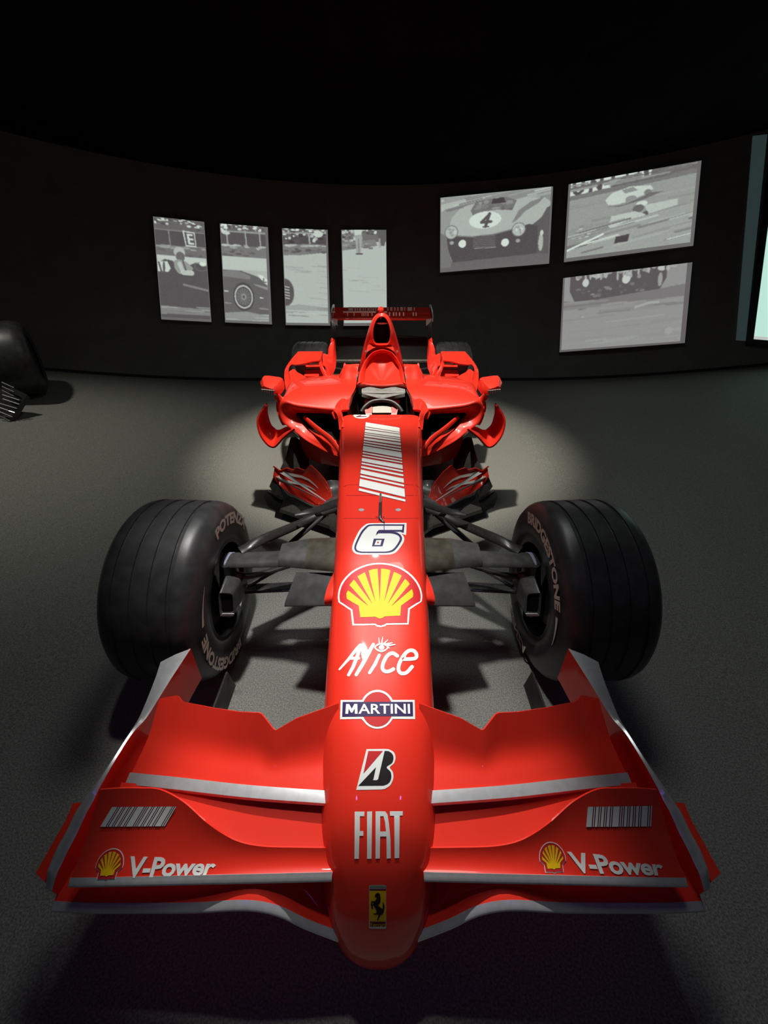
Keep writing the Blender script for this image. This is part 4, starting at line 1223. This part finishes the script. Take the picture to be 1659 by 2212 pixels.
fa_ = np.array([[M2_(1400, 1075, 2.52), M2_(1470, 1190, 2.40), M2_(1560, 1290, 2.20), M2_(1585, 1420, 2.14), M2_(1600, 1560, 2.08)],
               [M2_(1500, 1055, 2.50), M2_(1560, 1130, 2.38), M2_(1620, 1230, 2.19), M2_(1640, 1400, 2.13), M2_(1645, 1560, 2.07)],
               [D4(340, 780, 2.38), D4(330, 830, 2.26), D4(335, 870, 2.17), D4(330, 930, 2.12), D4(320, 1010, 2.06)]])
fa_ = fa_[:, 1:]
C2('cockpit_fairing', plate_geo(up_grid(fa_, 4, 4), .012, 1), RED)
C2('cockpit_fin', prism([D4(335, 330, 2.9), D4(345, 255, 2.93), D4(357, 240, 2.94), D4(368, 262, 2.93), D4(350, 330, 2.9)], (.0, .10, -.03)), RED, smooth=False)
# inner walls and floor of the tub
zi = []
iw = np.array([[r_[0] for r_ in prof[:7]], [r_[0] + np.array([-.012, 0, -.08]) for r_ in prof[:7]], [r_[0] * np.array([.9, 1, 1]) + np.array([0, 0, -.30]) for r_ in prof[:7]]])
C2('cockpit_lining', plate_geo(up_grid(iw, 4, 3), .006, 1), CARBON)
C('cockpit_floor', box((0, 2.5, .27), (.40, .75, .01)), DARK, smooth=False)
C('cockpit_bulkhead', box((0, 2.84, .40), (.40, .02, .34)), DARK, smooth=False)
# seat: grey padded back
g1 = []
for xs_, ys_, Y in (((565, 640, 720, 800, 880, 960, 1075), (530, 505, 520, 540, 520, 505, 530), 2.76), ((560, 640, 720, 800, 880, 960, 1080), (565, 560, 565, 570, 565, 560, 565), 2.70),
                    ((560, 640, 720, 800, 880, 960, 1080), (600, 600, 602, 604, 602, 600, 600), 2.64), ((570, 640, 720, 800, 880, 960, 1070), (608, 632, 652, 665, 652, 632, 608), 2.58)):
    g1.append([D4(x, y, Y) for x, y in zip(xs_, ys_)])
seat = C('seat', plate_geo(up_grid(np.array(g1), 4, 4), .02, 1), mat('seat_grey', (.20, .20, .195), .65, noise=(40, .8, 1.2)), label='grey padded seat back')
C('seat_band', tube([D4(562, 598, 2.635), D4(800, 602, 2.63), D4(1078, 598, 2.635)], .006, 8), mat('seat_band', (.34, .34, .33), .5), seat)
for s in (1, -1):
    C('seat_belt', plate_geo(up_grid(np.array([[(s * .075, 2.70, .60), (s * .115, 2.70, .60)], [(s * .07, 2.60, .56), (s * .11, 2.60, .56)], [(s * .05, 2.50, .50), (s * .09, 2.5, .50)]]), 3, 2), .003, s), PINK, seat)
# steering wheel
wc = (L(826, 880, Y=2.29) + L(826, 880, Y=2.29)) / 2
arc = [L(680 + x / 5.53, 740 + y / 5.53, Y=Y) for x, y, Y in ((555, 830, 2.245), (600, 765, 2.27), (680, 710, 2.30), (800, 690, 2.31), (920, 710, 2.30), (1000, 765, 2.27), (1045, 830, 2.245))]
sw_ = C('steering_wheel', tube(arc, .0115, 12), mat('grip_black', (.025, .025, .025), .45))
hub = [L(680 + x / 5.53, 740 + y / 5.53, Y=2.245 + (838 - y) / 93 * .06) for x, y in ((690, 838), (690, 765), (712, 745), (890, 745), (915, 765), (915, 838))]
C('wheel_hub', prism(hub, (0, .03, -.02)), mat('hub_grey', (.22, .21, .19), .4, .5), sw_, smooth=False)
for pts in ([(598, 838), (640, 780), (688, 745), (684, 838)], [(918, 745), (960, 765), (985, 800), (975, 826), (920, 838)]):
    C('hub_plate', prism([L(680 + x / 5.53, 740 + y / 5.53, Y=2.24 + (838 - y) / 93 * .06) for x, y in pts], (0, .008, -.004)), PINK, sw_, smooth=False)
for pts in ([(590, 690), (655, 692), (595, 745)], [(940, 692), (1015, 690), (1005, 745)]):
    C('paddle', prism([L(680 + x / 5.53, 740 + y / 5.53, Y=2.34) for x, y in pts], (0, .006, -.003)), PINK, sw_, smooth=False)

# ---- head-rest, air box and engine cover ------------------------------------------------------------------------
arch_o = [(512, 490, 2.72), (520, 400, 2.78), (560, 290, 2.86), (610, 200, 2.92), (690, 115, 2.97), (775, 85, 2.98), (805, 82, 2.98), (835, 85, 2.98), (920, 115, 2.97), (985, 190, 2.92), (1035, 285, 2.86), (1070, 400, 2.78), (1085, 490, 2.72)]
arch_i = [(588, 478, 2.76), (592, 400, 2.82), (612, 300, 2.90), (655, 215, 2.95), (720, 150, 3.0), (780, 130, 3.01), (805, 128, 3.01), (830, 130, 3.01), (890, 150, 3.0), (950, 215, 2.95), (1000, 300, 2.90), (1020, 400, 2.82), (1025, 478, 2.76)]
ao = np.array([D4(x, y, Y) for x, y, Y in arch_o]); ai = np.array([D4(x, y, Y) for x, y, Y in arch_i])
mid_ = ao * .5 + ai * .5 + np.array([0, -.02, .008])
bk = ao + np.array([0, .12, -.03]); bk[:, 0] *= 1.04
gh = up_grid(np.array([bk, ao, mid_, ai, ai + np.array([0, .02, 0])]), 4, 4)
head = C('headrest', (gh.reshape(-1, 3), grid_faces(*gh.shape[:2])), RED, angle=60)
# recessed dish inside the arch
dish = []
cpt = np.array([0, 2.99, .70])
base = ai + np.array([0, .018, 0])
for t in np.linspace(0, 1, 9):
    q_ = base * (1 - t) + (D4(800, 505, 2.80) * np.array([0, 1, 1])) * t
    q_[:, 1] += .05 * math.sin(t * PI) * np.sin(np.linspace(0, PI, len(q_)))
    dish.append(cr(q_, 4))
C('headrest_pad', (np.array(dish).reshape(-1, 3), grid_faces(9, len(dish[0]))), RED, head)
fl = np.array([[D4(505, 490, 2.71), D4(590, 488, 2.73), D4(700, 496, 2.74), D4(800, 500, 2.74), D4(900, 496, 2.74), D4(1010, 488, 2.73), D4(1092, 490, 2.71)],
               [D4(512, 440, 2.78), D4(600, 440, 2.82), D4(700, 440, 2.86), D4(800, 440, 2.88), D4(900, 440, 2.86), D4(1000, 440, 2.82), D4(1085, 440, 2.78)]])
fl = np.array([fl[0] + np.array([0, .01, -.03]), fl[0], fl[1]])
C('headrest_lip', plate_geo(up_grid(fl, 4, 4), .012, 1), RED, head, angle=60)
# side bridge between arch and cockpit sides is the cockpit_side shoulder; the cover rises behind
E8 = lambda x, y, Y: L(700 + x / 6.381, 640 + y / 6.381, Y=Y)
ring_o = [(797, 228), (730, 250), (680, 320), (648, 420), (636, 500), (640, 580), (665, 650), (700, 690), (797, 692), (895, 690), (930, 650), (945, 580), (948, 500), (935, 420), (905, 320), (860, 250)]
ring_i = [(797, 284), (750, 300), (712, 360), (690, 430), (680, 505), (684, 580), (700, 628), (728, 652), (797, 656), (870, 652), (892, 628), (908, 580), (912, 505), (903, 430), (880, 360), (842, 300)]
ro = np.array([E8(x, y, 3.06) for x, y in ring_o]); ri = np.array([E8(x, y, 3.05) for x, y in ring_i])
cx0 = (ro[:, 0].max() + ro[:, 0].min()) / 2; ro[:, 0] -= cx0; ri[:, 0] -= cx0
def cover(y, w0, w1, top_, bot_):
    """16-point loop matching the ring order (top, then down the left side)"""
    out = []
    for (x, z) in zip(ro[:, 0] / abs(ro[:, 0]).max(), (ro[:, 2] - ro[:, 2].min()) / (ro[:, 2].max() - ro[:, 2].min())):
        w_ = w1 + (w0 - w1) * (1 - z) ** 1.3
        out.append((x * w_, y, bot_ + (top_ - bot_) * z))
    return np.array(out)
zt = ro[:, 2].max()
secs = [ri + (0, .25, 0), ri, ri * .5 + ro * .5 + (0, -.012, 0), ro, cover(3.14, .115, .10, zt - .01, ro[:, 2].min() - .08), cover(3.3, .20, .11, zt - .03, .52), cover(3.6, .24, .09, zt - .13, .40), cover(4.0, .20, .07, zt - .30, .30), cover(4.4, .13, .05, zt - .46, .26)]
ge = up_grid(np.array(secs), 4, 3, cv=True)
cov = C('engine_cover', (ge.reshape(-1, 3), grid_faces(len(ge), ge.shape[1], False, True) + [tuple((len(ge) - 1) * ge.shape[1] + j for j in range(ge.shape[1]))]), RED, angle=60)
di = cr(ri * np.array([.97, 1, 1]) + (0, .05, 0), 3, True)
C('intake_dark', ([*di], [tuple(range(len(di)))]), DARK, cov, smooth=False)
C('intake_splitter', prism([E8(718, 372, 3.08), E8(765, 366, 3.08), E8(840, 366, 3.08), E8(880, 374, 3.08), E8(840, 386, 3.08), E8(765, 388, 3.08)], (0, .06, 0)), WHITE, cov, smooth=False)
# stem fairing between head-rest arch and intake
st0 = np.array([E8(575, 935, 2.99), E8(600, 790, 3.0), E8(655, 740, 3.0), E8(720, 705, 3.03), E8(797, 695, 3.05), E8(875, 705, 3.03), E8(950, 740, 3.0), E8(1000, 790, 3.0), E8(1040, 935, 2.99)])
st0[:, 0] -= (st0[0, 0] + st0[-1, 0]) / 2
st1 = np.array([E8(560, 935, 3.1), E8(592, 760, 3.12), E8(618, 660, 3.14), E8(650, 600, 3.16), E8(797, 560, 3.2), E8(930, 600, 3.16), E8(965, 660, 3.14), E8(1000, 760, 3.12), E8(1050, 935, 3.1)])
st1[:, 0] -= (st1[0, 0] + st1[-1, 0]) / 2
gs = up_grid(np.array([st0, st1, st1 * np.array([1.15, 1, 1]) + (0, .25, -.05)]), 4, 4)
C('cover_fairing', (gs.reshape(-1, 3), grid_faces(*gs.shape[:2])), RED, cov)
# camera pod on the roll hoop
cp_ = E8(786, 192, 3.08); cp_[0] = -.004
pr = [(x, r) for x, r in ((-.03, 0), (-.028, .010), (-.015, .019), (0, .021), (.05, .019), (.09, .010), (.10, 0))]
v, f = lathe(pr, 20, (0, 0, 0), False); v = np.array(v)[:, [1, 0, 2]] + cp_
C('camera_pod', (v, f), RED, cov)
C('pod_antenna', tube([cp_ + (0, .03, .015), cp_ + (0, .03, .055)], [.003, .0015], 8, n=1), BLACK, cov)
C('pod_stalk', tube([cp_ + (0, .02, -.005), cp_ + (0, .03, -.06)], .010, 10, n=2), RED, cov)
for s in (1, -1):
    v, f = tube([E8(585, 764, 2.98), E8(562, 764, 2.98)], .008, 8, n=1)
    C('cover_stud', (v if s == 1 else mir(v), f), METAL, cov)

# ---- chimneys, rear winglets, mirrors, flank fins --------------------------------------------------------------
M2 = lambda x, y, **k: L(540 + x / 8.295, 740 + y / 8.295, **k)
# chimney: curved upright vane in front of the rear wheel
ch = np.array([[M2(1500, -60, Y=3.62), M2(1440, 20, Y=3.60), M2(1405, 120, Y=3.56), M2(1392, 215, Y=3.52), M2(1310, 200, Y=3.46), M2(1305, 400, Y=3.30)],
               [M2(1520, -50, Y=3.66), M2(1500, 50, Y=3.60), M2(1470, 150, Y=3.54), M2(1450, 260, Y=3.48), M2(1400, 330, Y=3.40), M2(1370, 460, Y=3.24)],
               [M2(1530, 0, Y=3.72), M2(1540, 150, Y=3.66), M2(1545, 300, Y=3.56), M2(1535, 440, Y=3.46), M2(1500, 540, Y=3.34), M2(1470, 640, Y=3.18)]])
C2('chimney', plate_geo(up_grid(ch, 4, 4), .02, 1), RED, label='curved upright chimney on the side pod')
# winglet bridge
wl = np.array([[M2(865, 160, Y=3.42), M2(1010, 158, Y=3.42), M2(1150, 158, Y=3.42), M2(1290, 160, Y=3.42)],
               [M2(850, 270, Y=3.34), M2(1000, 268, Y=3.34), M2(1150, 250, Y=3.34), M2(1275, 240, Y=3.34)],
               [M2(800, 398, Y=3.26), M2(960, 378, Y=3.26), M2(1110, 338, Y=3.26), M2(1250, 318, Y=3.26)]])
wgl = C2('rear_winglet', plate_geo(up_grid(wl, 4, 4), .010, 1), RED)
# outer end plate of the winglet: broad ribbon running forward and down
ep = np.array([[M2(865, 158, Y=3.42), M2(740, 300, Y=3.34), M2(640, 450, Y=3.22), M2(615, 560, Y=3.12), M2(620, 700, Y=3.0), M2(650, 880, Y=2.86)],
               [M2(850, 270, Y=3.35), M2(770, 360, Y=3.3), M2(690, 440, Y=3.2), M2(668, 560, Y=3.1), M2(690, 720, Y=2.98), M2(740, 880, Y=2.85)],
               [M2(800, 395, Y=3.27), M2(745, 395, Y=3.27), M2(700, 450, Y=3.19), M2(690, 560, Y=3.09), M2(730, 720, Y=2.97), M2(800, 870, Y=2.84)]])
C2('winglet_end_plate', plate_geo(up_grid(ep, 4, 4), .010, 1), RED, wgl)
# red ramp rising inside the end plate, and the inner curved leg
rp_ = np.array([[M2(700, 520, Y=3.12), M2(785, 475, Y=3.16), M2(850, 530, Y=3.14), M2(960, 590, Y=3.10), M2(1120, 715, Y=2.98)],
                [M2(740, 760, Y=2.96), M2(800, 740, Y=2.96), M2(880, 740, Y=2.95), M2(980, 750, Y=2.93), M2(1100, 740, Y=2.92)],
                [M2(760, 890, Y=2.86), M2(820, 880, Y=2.86), M2(900, 850, Y=2.85), M2(1000, 830, Y=2.84), M2(1100, 800, Y=2.84)]])
C2('pod_ramp', plate_geo(up_grid(rp_, 4, 4), .012, 1), RED, wgl)
lg = np.array([[M2(1300, 165, Y=3.42), M2(1255, 250, Y=3.34), M2(1262, 350, Y=3.26), M2(1290, 470, Y=3.16), M2(1340, 570, Y=3.08), M2(1420, 675, Y=3.0)],
               [M2(1308, 180, Y=3.46), M2(1285, 280, Y=3.38), M2(1300, 380, Y=3.30), M2(1335, 480, Y=3.2), M2(1385, 570, Y=3.12), M2(1450, 660, Y=3.04)]])
C2('winglet_leg', plate_geo(up_grid(lg, 4, 4), .014, 1), RED, wgl)
# lower slats seen through the opening
C2('lower_slat', plate_geo(up_grid(np.array([[M2(985, 490, Y=3.35), M2(1300, 480, Y=3.35)], [M2(970, 605, Y=3.25), M2(1330, 610, Y=3.25)]]), 3, 4), .01, 1), RED, wgl)
C2('lower_slat', plate_geo(up_grid(np.array([[M2(1000, 400, Y=3.5), M2(1260, 390, Y=3.5)], [M2(1000, 450, Y=3.45), M2(1270, 445, Y=3.45)]]), 3, 4), .01, 1), RED, wgl)
C2('slat_stripe', prism([M2(1075, 375, Y=3.44), M2(1250, 365, Y=3.44), M2(1245, 395, Y=3.44), M2(1055, 408, Y=3.44)], (0, .006, 0)), WHITE, wgl, smooth=False)
C2('grey_strut', prism([M2(790, 410, Y=3.3), M2(990, 405, Y=3.3), M2(965, 580, Y=3.3), M2(850, 520, Y=3.3)], (0, .02, 0)), CARBON3, wgl, smooth=False)
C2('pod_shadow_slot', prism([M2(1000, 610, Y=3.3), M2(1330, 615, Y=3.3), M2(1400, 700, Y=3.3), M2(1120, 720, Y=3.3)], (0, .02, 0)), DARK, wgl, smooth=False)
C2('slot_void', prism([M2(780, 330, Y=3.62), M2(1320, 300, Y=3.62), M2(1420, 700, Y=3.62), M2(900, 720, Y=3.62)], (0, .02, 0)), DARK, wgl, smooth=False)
# mirrors
mo = [M2(x, y, Y=2.44) for x, y in ((215, 640), (300, 640), (500, 668), (545, 690), (575, 760), (583, 880), (545, 940), (430, 950), (410, 935), (215, 890), (180, 800), (172, 720))]
cen_ = np.mean(mo, axis=0)
frontm = [M2(x, y, Y=2.36) for x, y in ((250, 780), (300, 800), (360, 820), (400, 830), (430, 845), (440, 880), (432, 930), (420, 928), (412, 922), (212, 884), (205, 845), (215, 800))]
gmi = np.array([rr for rr in (np.array(frontm) * .6 + np.mean(frontm, axis=0) * .4, np.array(frontm), np.array(mo) + (0, .01, 0), np.array(mo) + (0, .06, 0))])
nu, nv = gmi.shape[:2]
mirr = C2('wing_mirror', (gmi.reshape(-1, 3), grid_faces(nu, nv, False, True) + [tuple(range(nv)), tuple((nu - 1) * nv + j for j in range(nv))]), RED, angle=30)
C2('mirror_stripe', prism([M2(205, 838, Y=2.352), M2(435, 860, Y=2.352), M2(420, 928, Y=2.352), M2(212, 884, Y=2.352)], (0, .004, 0)), WHITE, mirr, smooth=False)
mb = []
for k in range(5):
    x = 240 + k * 42
    mb.append(prism([M2(x, 842 + k * 4, Y=2.350), M2(x + 8, 842 + k * 4, Y=2.350), M2(x + 4, 896 + k * 8, Y=2.350), M2(x - 4, 894 + k * 8, Y=2.350)], (0, .002, 0)))
for vf_ in mb: C2('mirror_bar', vf_, MAROON, mirr, smooth=False)
C2('mirror_stalk', tube([M2(470, 945, Y=2.40), M2(540, 1020, Y=2.40), M2(650, 1135, Y=2.38)], [.020, .022, .026], 12, .4, axis=(.7, 0, .7)), RED, mirr)
# curled flank fins
fo_ = [(322, 1098), (262, 1175), (175, 1310), (147, 1420), (165, 1560), (210, 1680), (290, 1790), (360, 1850), (430, 1862), (500, 1800), (600, 1690), (790, 1540)]
fi_ = [(324, 1100), (320, 1180), (322, 1260), (350, 1380), (385, 1470), (420, 1510), (445, 1540), (470, 1560), (520, 1560), (570, 1545), (640, 1510), (770, 1500)]
fy = np.linspace(2.36, 2.22, len(fo_))
ga_ = np.array([[M2(x, y, Y=q_) for (x, y), q_ in zip(fo_, fy)], [M2(x0 * .5 + x1 * .5, y0 * .5 + y1 * .5, Y=q_ + .10) for (x0, y0), (x1, y1), q_ in zip(fo_, fi_, fy)], [M2(x, y, Y=q_ + .12) for (x, y), q_ in zip(fi_, fy)]])
C2('flank_fin', plate_geo(up_grid(ga_, 4, 4), .010, 1), RED, label='curled red fin on the pod flank')
# thin leading strip outside the pod
gl_ = np.array([[M2(490, 1060, Y=2.42), M2(492, 1180, Y=2.40), M2(520, 1290, Y=2.38), M2(560, 1400, Y=2.36), M2(600, 1470, Y=2.34)],
                [M2(600, 1120, Y=2.48), M2(605, 1220, Y=2.46), M2(620, 1320, Y=2.44), M2(640, 1400, Y=2.42), M2(655, 1470, Y=2.4)]])
C2('pod_strip', plate_geo(up_grid(gl_, 3, 4), .008, 1), RED)

# ---- underfloor, rear wheels, rear wing --------------------------------------------------------------------------
fl_o = [(-.12, 1.75), (-.30, 1.95), (-.66, 2.15), (-.70, 2.5), (-.70, 3.6), (-.50, 3.9), (-.48, 4.6)]
poly = [(x, y, .07) for x, y in fl_o] + [(-x, y, .07) for x, y in reversed(fl_o)]
C('underfloor', prism(poly, (0, 0, -.025)), CARBON, smooth=False)
C2('floor_deflector', plate_geo(up_grid(np.array([[L(628, 945, Y=2.34), L(618, 985, Y=2.24), L(608, 1012, Y=2.16)], [L(645, 948, Y=2.36), L(640, 985, Y=2.28), L(632, 1020, Y=2.2)], [L(668, 985, Y=2.40), L(668, 1000, Y=2.34), L(668, 1030, Y=2.26)]]), 4, 4), .012, 1), CARBON)
C2('pod_keel', plate_geo(up_grid(np.array([[L(645, 936, Y=2.33), L(680, 962, Y=2.27), L(712, 980, Y=2.22), L(745, 990, Y=2.18)], [L(652, 965, Y=2.33), L(685, 985, Y=2.27), L(715, 998, Y=2.22), L(745, 1003, Y=2.18)], [L(664, 990, Y=2.33), L(690, 1000, Y=2.27), L(718, 1006, Y=2.22), L(745, 1010, Y=2.18)]]), 4, 4), .012, 1), RED)
C('plank', box((0, 2.3, .04), (.30, 2.6, .02)), DARK, smooth=False)
rw_c = np.array([-.705, 4.285, .332])
for s in (1, -1):
    ctr = rw_c * np.array([s, 1, 1])
    v, f = lathe(tyre_profile(-.180, .180, R_F, .185), 80, (0, 0, 0), False)
    ty = C('rear_tyre', (v + ctr, f), TYRE, angle=50)
    v, f = lathe([(-.170, .192), (-.170, .176), (-.10, .165), (.10, .165), (.170, .176), (.170, .192)], 48, (0, 0, 0), False); C('rim', (v + ctr, f), RIM, ty)
    v, f = lathe([(.0 * s, .0), (.0, .16), (-.12 * s, .15), (-.12 * s, 0)], 32, (0, 0, 0), False); C('brake_drum', (v + ctr, f), CARBON, ty)
    C('drive_shaft', tube([(s * -.55, 4.285, .34), (s * -.10, 4.285, .34)], .02, 10, n=2), CARBON)
    C('rear_wishbone', tube([(s * -.55, 4.2, .45), (s * -.12, 3.9, .45)], .018, 10, .5, axis=(0, 1, 0), n=2), CARBON)
    C('rear_wishbone', tube([(s * -.55, 4.3, .22), (s * -.12, 4.5, .22)], .018, 10, .5, axis=(0, 1, 0), n=2), CARBON)
C('gearbox', tube([(0, 3.9, .30), (0, 4.4, .30), (0, 4.7, .32)], [.14, .11, .07], 16, 1.1, axis=(0, 0, 1)), CARBON)
# rear wing
RWY = 4.48
w_l, w_r = L(718, 664, Y=RWY), L(935, 664, Y=RWY)
zt_ = L(826, 662, Y=4.66)[2]
def wing_el(y0, z0, y1, z1, hw_, camber, th, n=10):
    rows = []
    for t in np.linspace(0, 1, n):
        y = y0 + (y1 - y0) * t; z = z0 + (z1 - z0) * t - camber * 4 * t * (1 - t)
        rows.append([(x, y, z) for x in np.linspace(-hw_, hw_, 9)])
    return plate_geo(np.array(rows), th, 1)
pf, pg, ph = L(826, 689, Y=4.40), L(826, 677, Y=4.52), L(826, 664, Y=4.68)
hw_ = .490
rwing = C('rear_wing', wing_el(4.40, pf[2], 4.55, pg[2] + .006, hw_, .008, .012), RED, label='dark red rear wing plane with white barcode')
upv = wing_el(4.53, pg[2], 4.68, ph[2], hw_, .010, .008)
C('upper_plane', upv, RED, rwing)
bz = []
random.seed(11)
for x0, x1, row_ in [(-.36, -.30, 0)]: pass
zA, zB = pf[2], ph[2]
def wing_bar(px0, px1, y0, y1, Yd): return prism([L(px0, y0, Y=Yd), L(px1, y0, Y=Yd), L(px1, y1, Y=Yd), L(px0, y1, Y=Yd)], (0, .004, 0))
up_b = [(335, 400), (418, 442), (455, 470), (485, 512), (530, 548), (562, 578), (598, 628), (642, 655), (668, 690), (705, 720), (735, 748), (872, 888), (912, 942), (968, 985), (1008, 1026), (1052, 1086), (1105, 1118), (1150, 1212), (1238, 1252)]
lo_b = [(318, 330), (408, 420), (520, 530), (545, 556), (572, 580), (598, 612), (655, 668), (895, 910), (950, 968), (988, 1002), (1032, 1048), (1088, 1104), (1222, 1238), (1262, 1276)]
bars_ = [wing_bar(700 + a / 6.381, 700 + b / 6.381, 663.5, 671.5, 4.60) for a, b in up_b] + [wing_bar(700 + a / 6.381, 700 + b / 6.381, 674.5, 682.5, 4.43) for a, b in lo_b]
bars_ += [wing_bar(715, 724, 672.5, 675.5, 4.43), wing_bar(741, 812, 672.5, 675.5, 4.43), wing_bar(830, 836, 672.5, 675.5, 4.43)]
for vf_ in bars_: C('barcode_stripe', vf_, WHITE, rwing, smooth=False)
for s in (1, -1):
    e = [(-.492, 4.36, pf[2] - .01), (-.492, 4.40, pf[2] + .05), (-.492, 4.62, ph[2] + .02), (-.492, 4.72, ph[2] + .015), (-.492, 4.74, .42), (-.492, 4.44, .42), (-.492, 4.38, .62)]
    v, f = prism(e, (-.010, 0, 0)); ep_ = C('wing_end_plate', (v if s == 1 else mir(v), f), CARBON, rwing, smooth=False)
    v, f = tube([(-.497, 4.358, pf[2] - .02), (-.497, 4.395, pf[2] + .05), (-.497, 4.62, ph[2] + .022), (-.497, 4.72, ph[2] + .018)], .006, 8)
    C('end_plate_edge', (v if s == 1 else mir(v), f), SILVER, rwing)
    v, f = prism([L(715, 688, Y=4.36), L(729, 690, Y=4.36), L(729, 704, Y=4.36), L(722, 698, Y=4.36)], (0, .006, 0))
    C('end_plate_mark', (v if s == 1 else mir(v), f), mat('grey_mark', (.35, .35, .35), .5) if s == 1 else MATS['grey_mark'], rwing, smooth=False)
bz0, bz1 = L(826, 778, Y=4.42)[2], L(826, 729, Y=4.66)[2]
C('beam_wing', wing_el(4.40, bz0 + .02, 4.66, bz1, .485, .05, .01), CARBON, rwing)
C('beam_wing_edge', tube([(-.47, 4.66, bz1 + .002), (-.2, 4.66, bz1 + .014), (0, 4.66, bz1 + .016), (.2, 4.66, bz1 + .014), (.47, 4.66, bz1 + .002)], .005, 8), CARBON3, rwing)
C('lower_beam', tube([(-.47, 4.36, bz0), (0, 4.36, bz0), (.47, 4.36, bz0)], .022, 12, .7), CARBON3, rwing)
C('wing_pylon', box((0, 4.55, (pf[2] + bz1) / 2), (.012, .10, pf[2] - bz1)), CARBON, rwing, smooth=False)

# ------------------------------------------------------------------ second car, cut by the left edge
base2 = L(60, 842, Z=.30)
bx, by = float(base2[0]) - .135, float(base2[1]) + .10
car2 = empty('racing_car', (bx, by, floor_z(bx)), 'dark racing car cut by the left edge, only wide tyre and ribbed vane showing', 'racing car')
prof2 = [(-.22, .19), (-.23, .22), (-.23, .27), (-.20, .315), (-.15, .33), (.12, .33), (.17, .32), (.20, .295), (.215, .26), (.21, .22), (.20, .19)]
v, f = lathe(prof2, 72, (0, 0, 0), False)
rz = math.radians(33); co_, si_ = math.cos(rz), math.sin(rz)
v = np.array(v); x_, y_ = v[:, 0].copy(), v[:, 1].copy(); v[:, 0] = co_ * x_ - si_ * y_; v[:, 1] = si_ * x_ + co_ * y_
rad2 = .33
newobj('tyre', v + np.array([0, 0, rad2]), f, TYRE, car2, angle=50)
v, f = lathe([(.19, .0), (.19, .19), (-.19, .19), (-.19, 0)], 40, (0, 0, 0), False)
v = np.array(v); x_, y_ = v[:, 0].copy(), v[:, 1].copy(); v[:, 0] = co_ * x_ - si_ * y_; v[:, 1] = si_ * x_ + co_ * y_
newobj('wheel_disc', v + np.array([0, 0, rad2]), f, RIM, car2)
off2 = np.array([bx, by, floor_z(bx)])
vane = [L(-30, 840, Y=by - .45), L(28, 838, Y=by - .42), L(58, 852, Y=by - .42), L(0, 950, Y=by - .75), L(-60, 1010, Y=by - .85)]
v, f = prism([p - off2 for p in vane], (0, .02, -.03)); vn = newobj('black_vane', v, f, CARBON, car2, smooth=False)
for k in range(9):
    a = L(4 + k * 0.5 - (k > 4) * 10, 826 + k * 9, Y=by - .46 - .02 * k); b = L(30 + (k > 2) * 12 - max(0, k - 4) * 5, 838 + k * 9, Y=by - .46 - .02 * k)
    v, f = tube([a - off2, b - off2], .006, 6, n=1); newobj('vane_rib', v, f, CARBON3, vn)
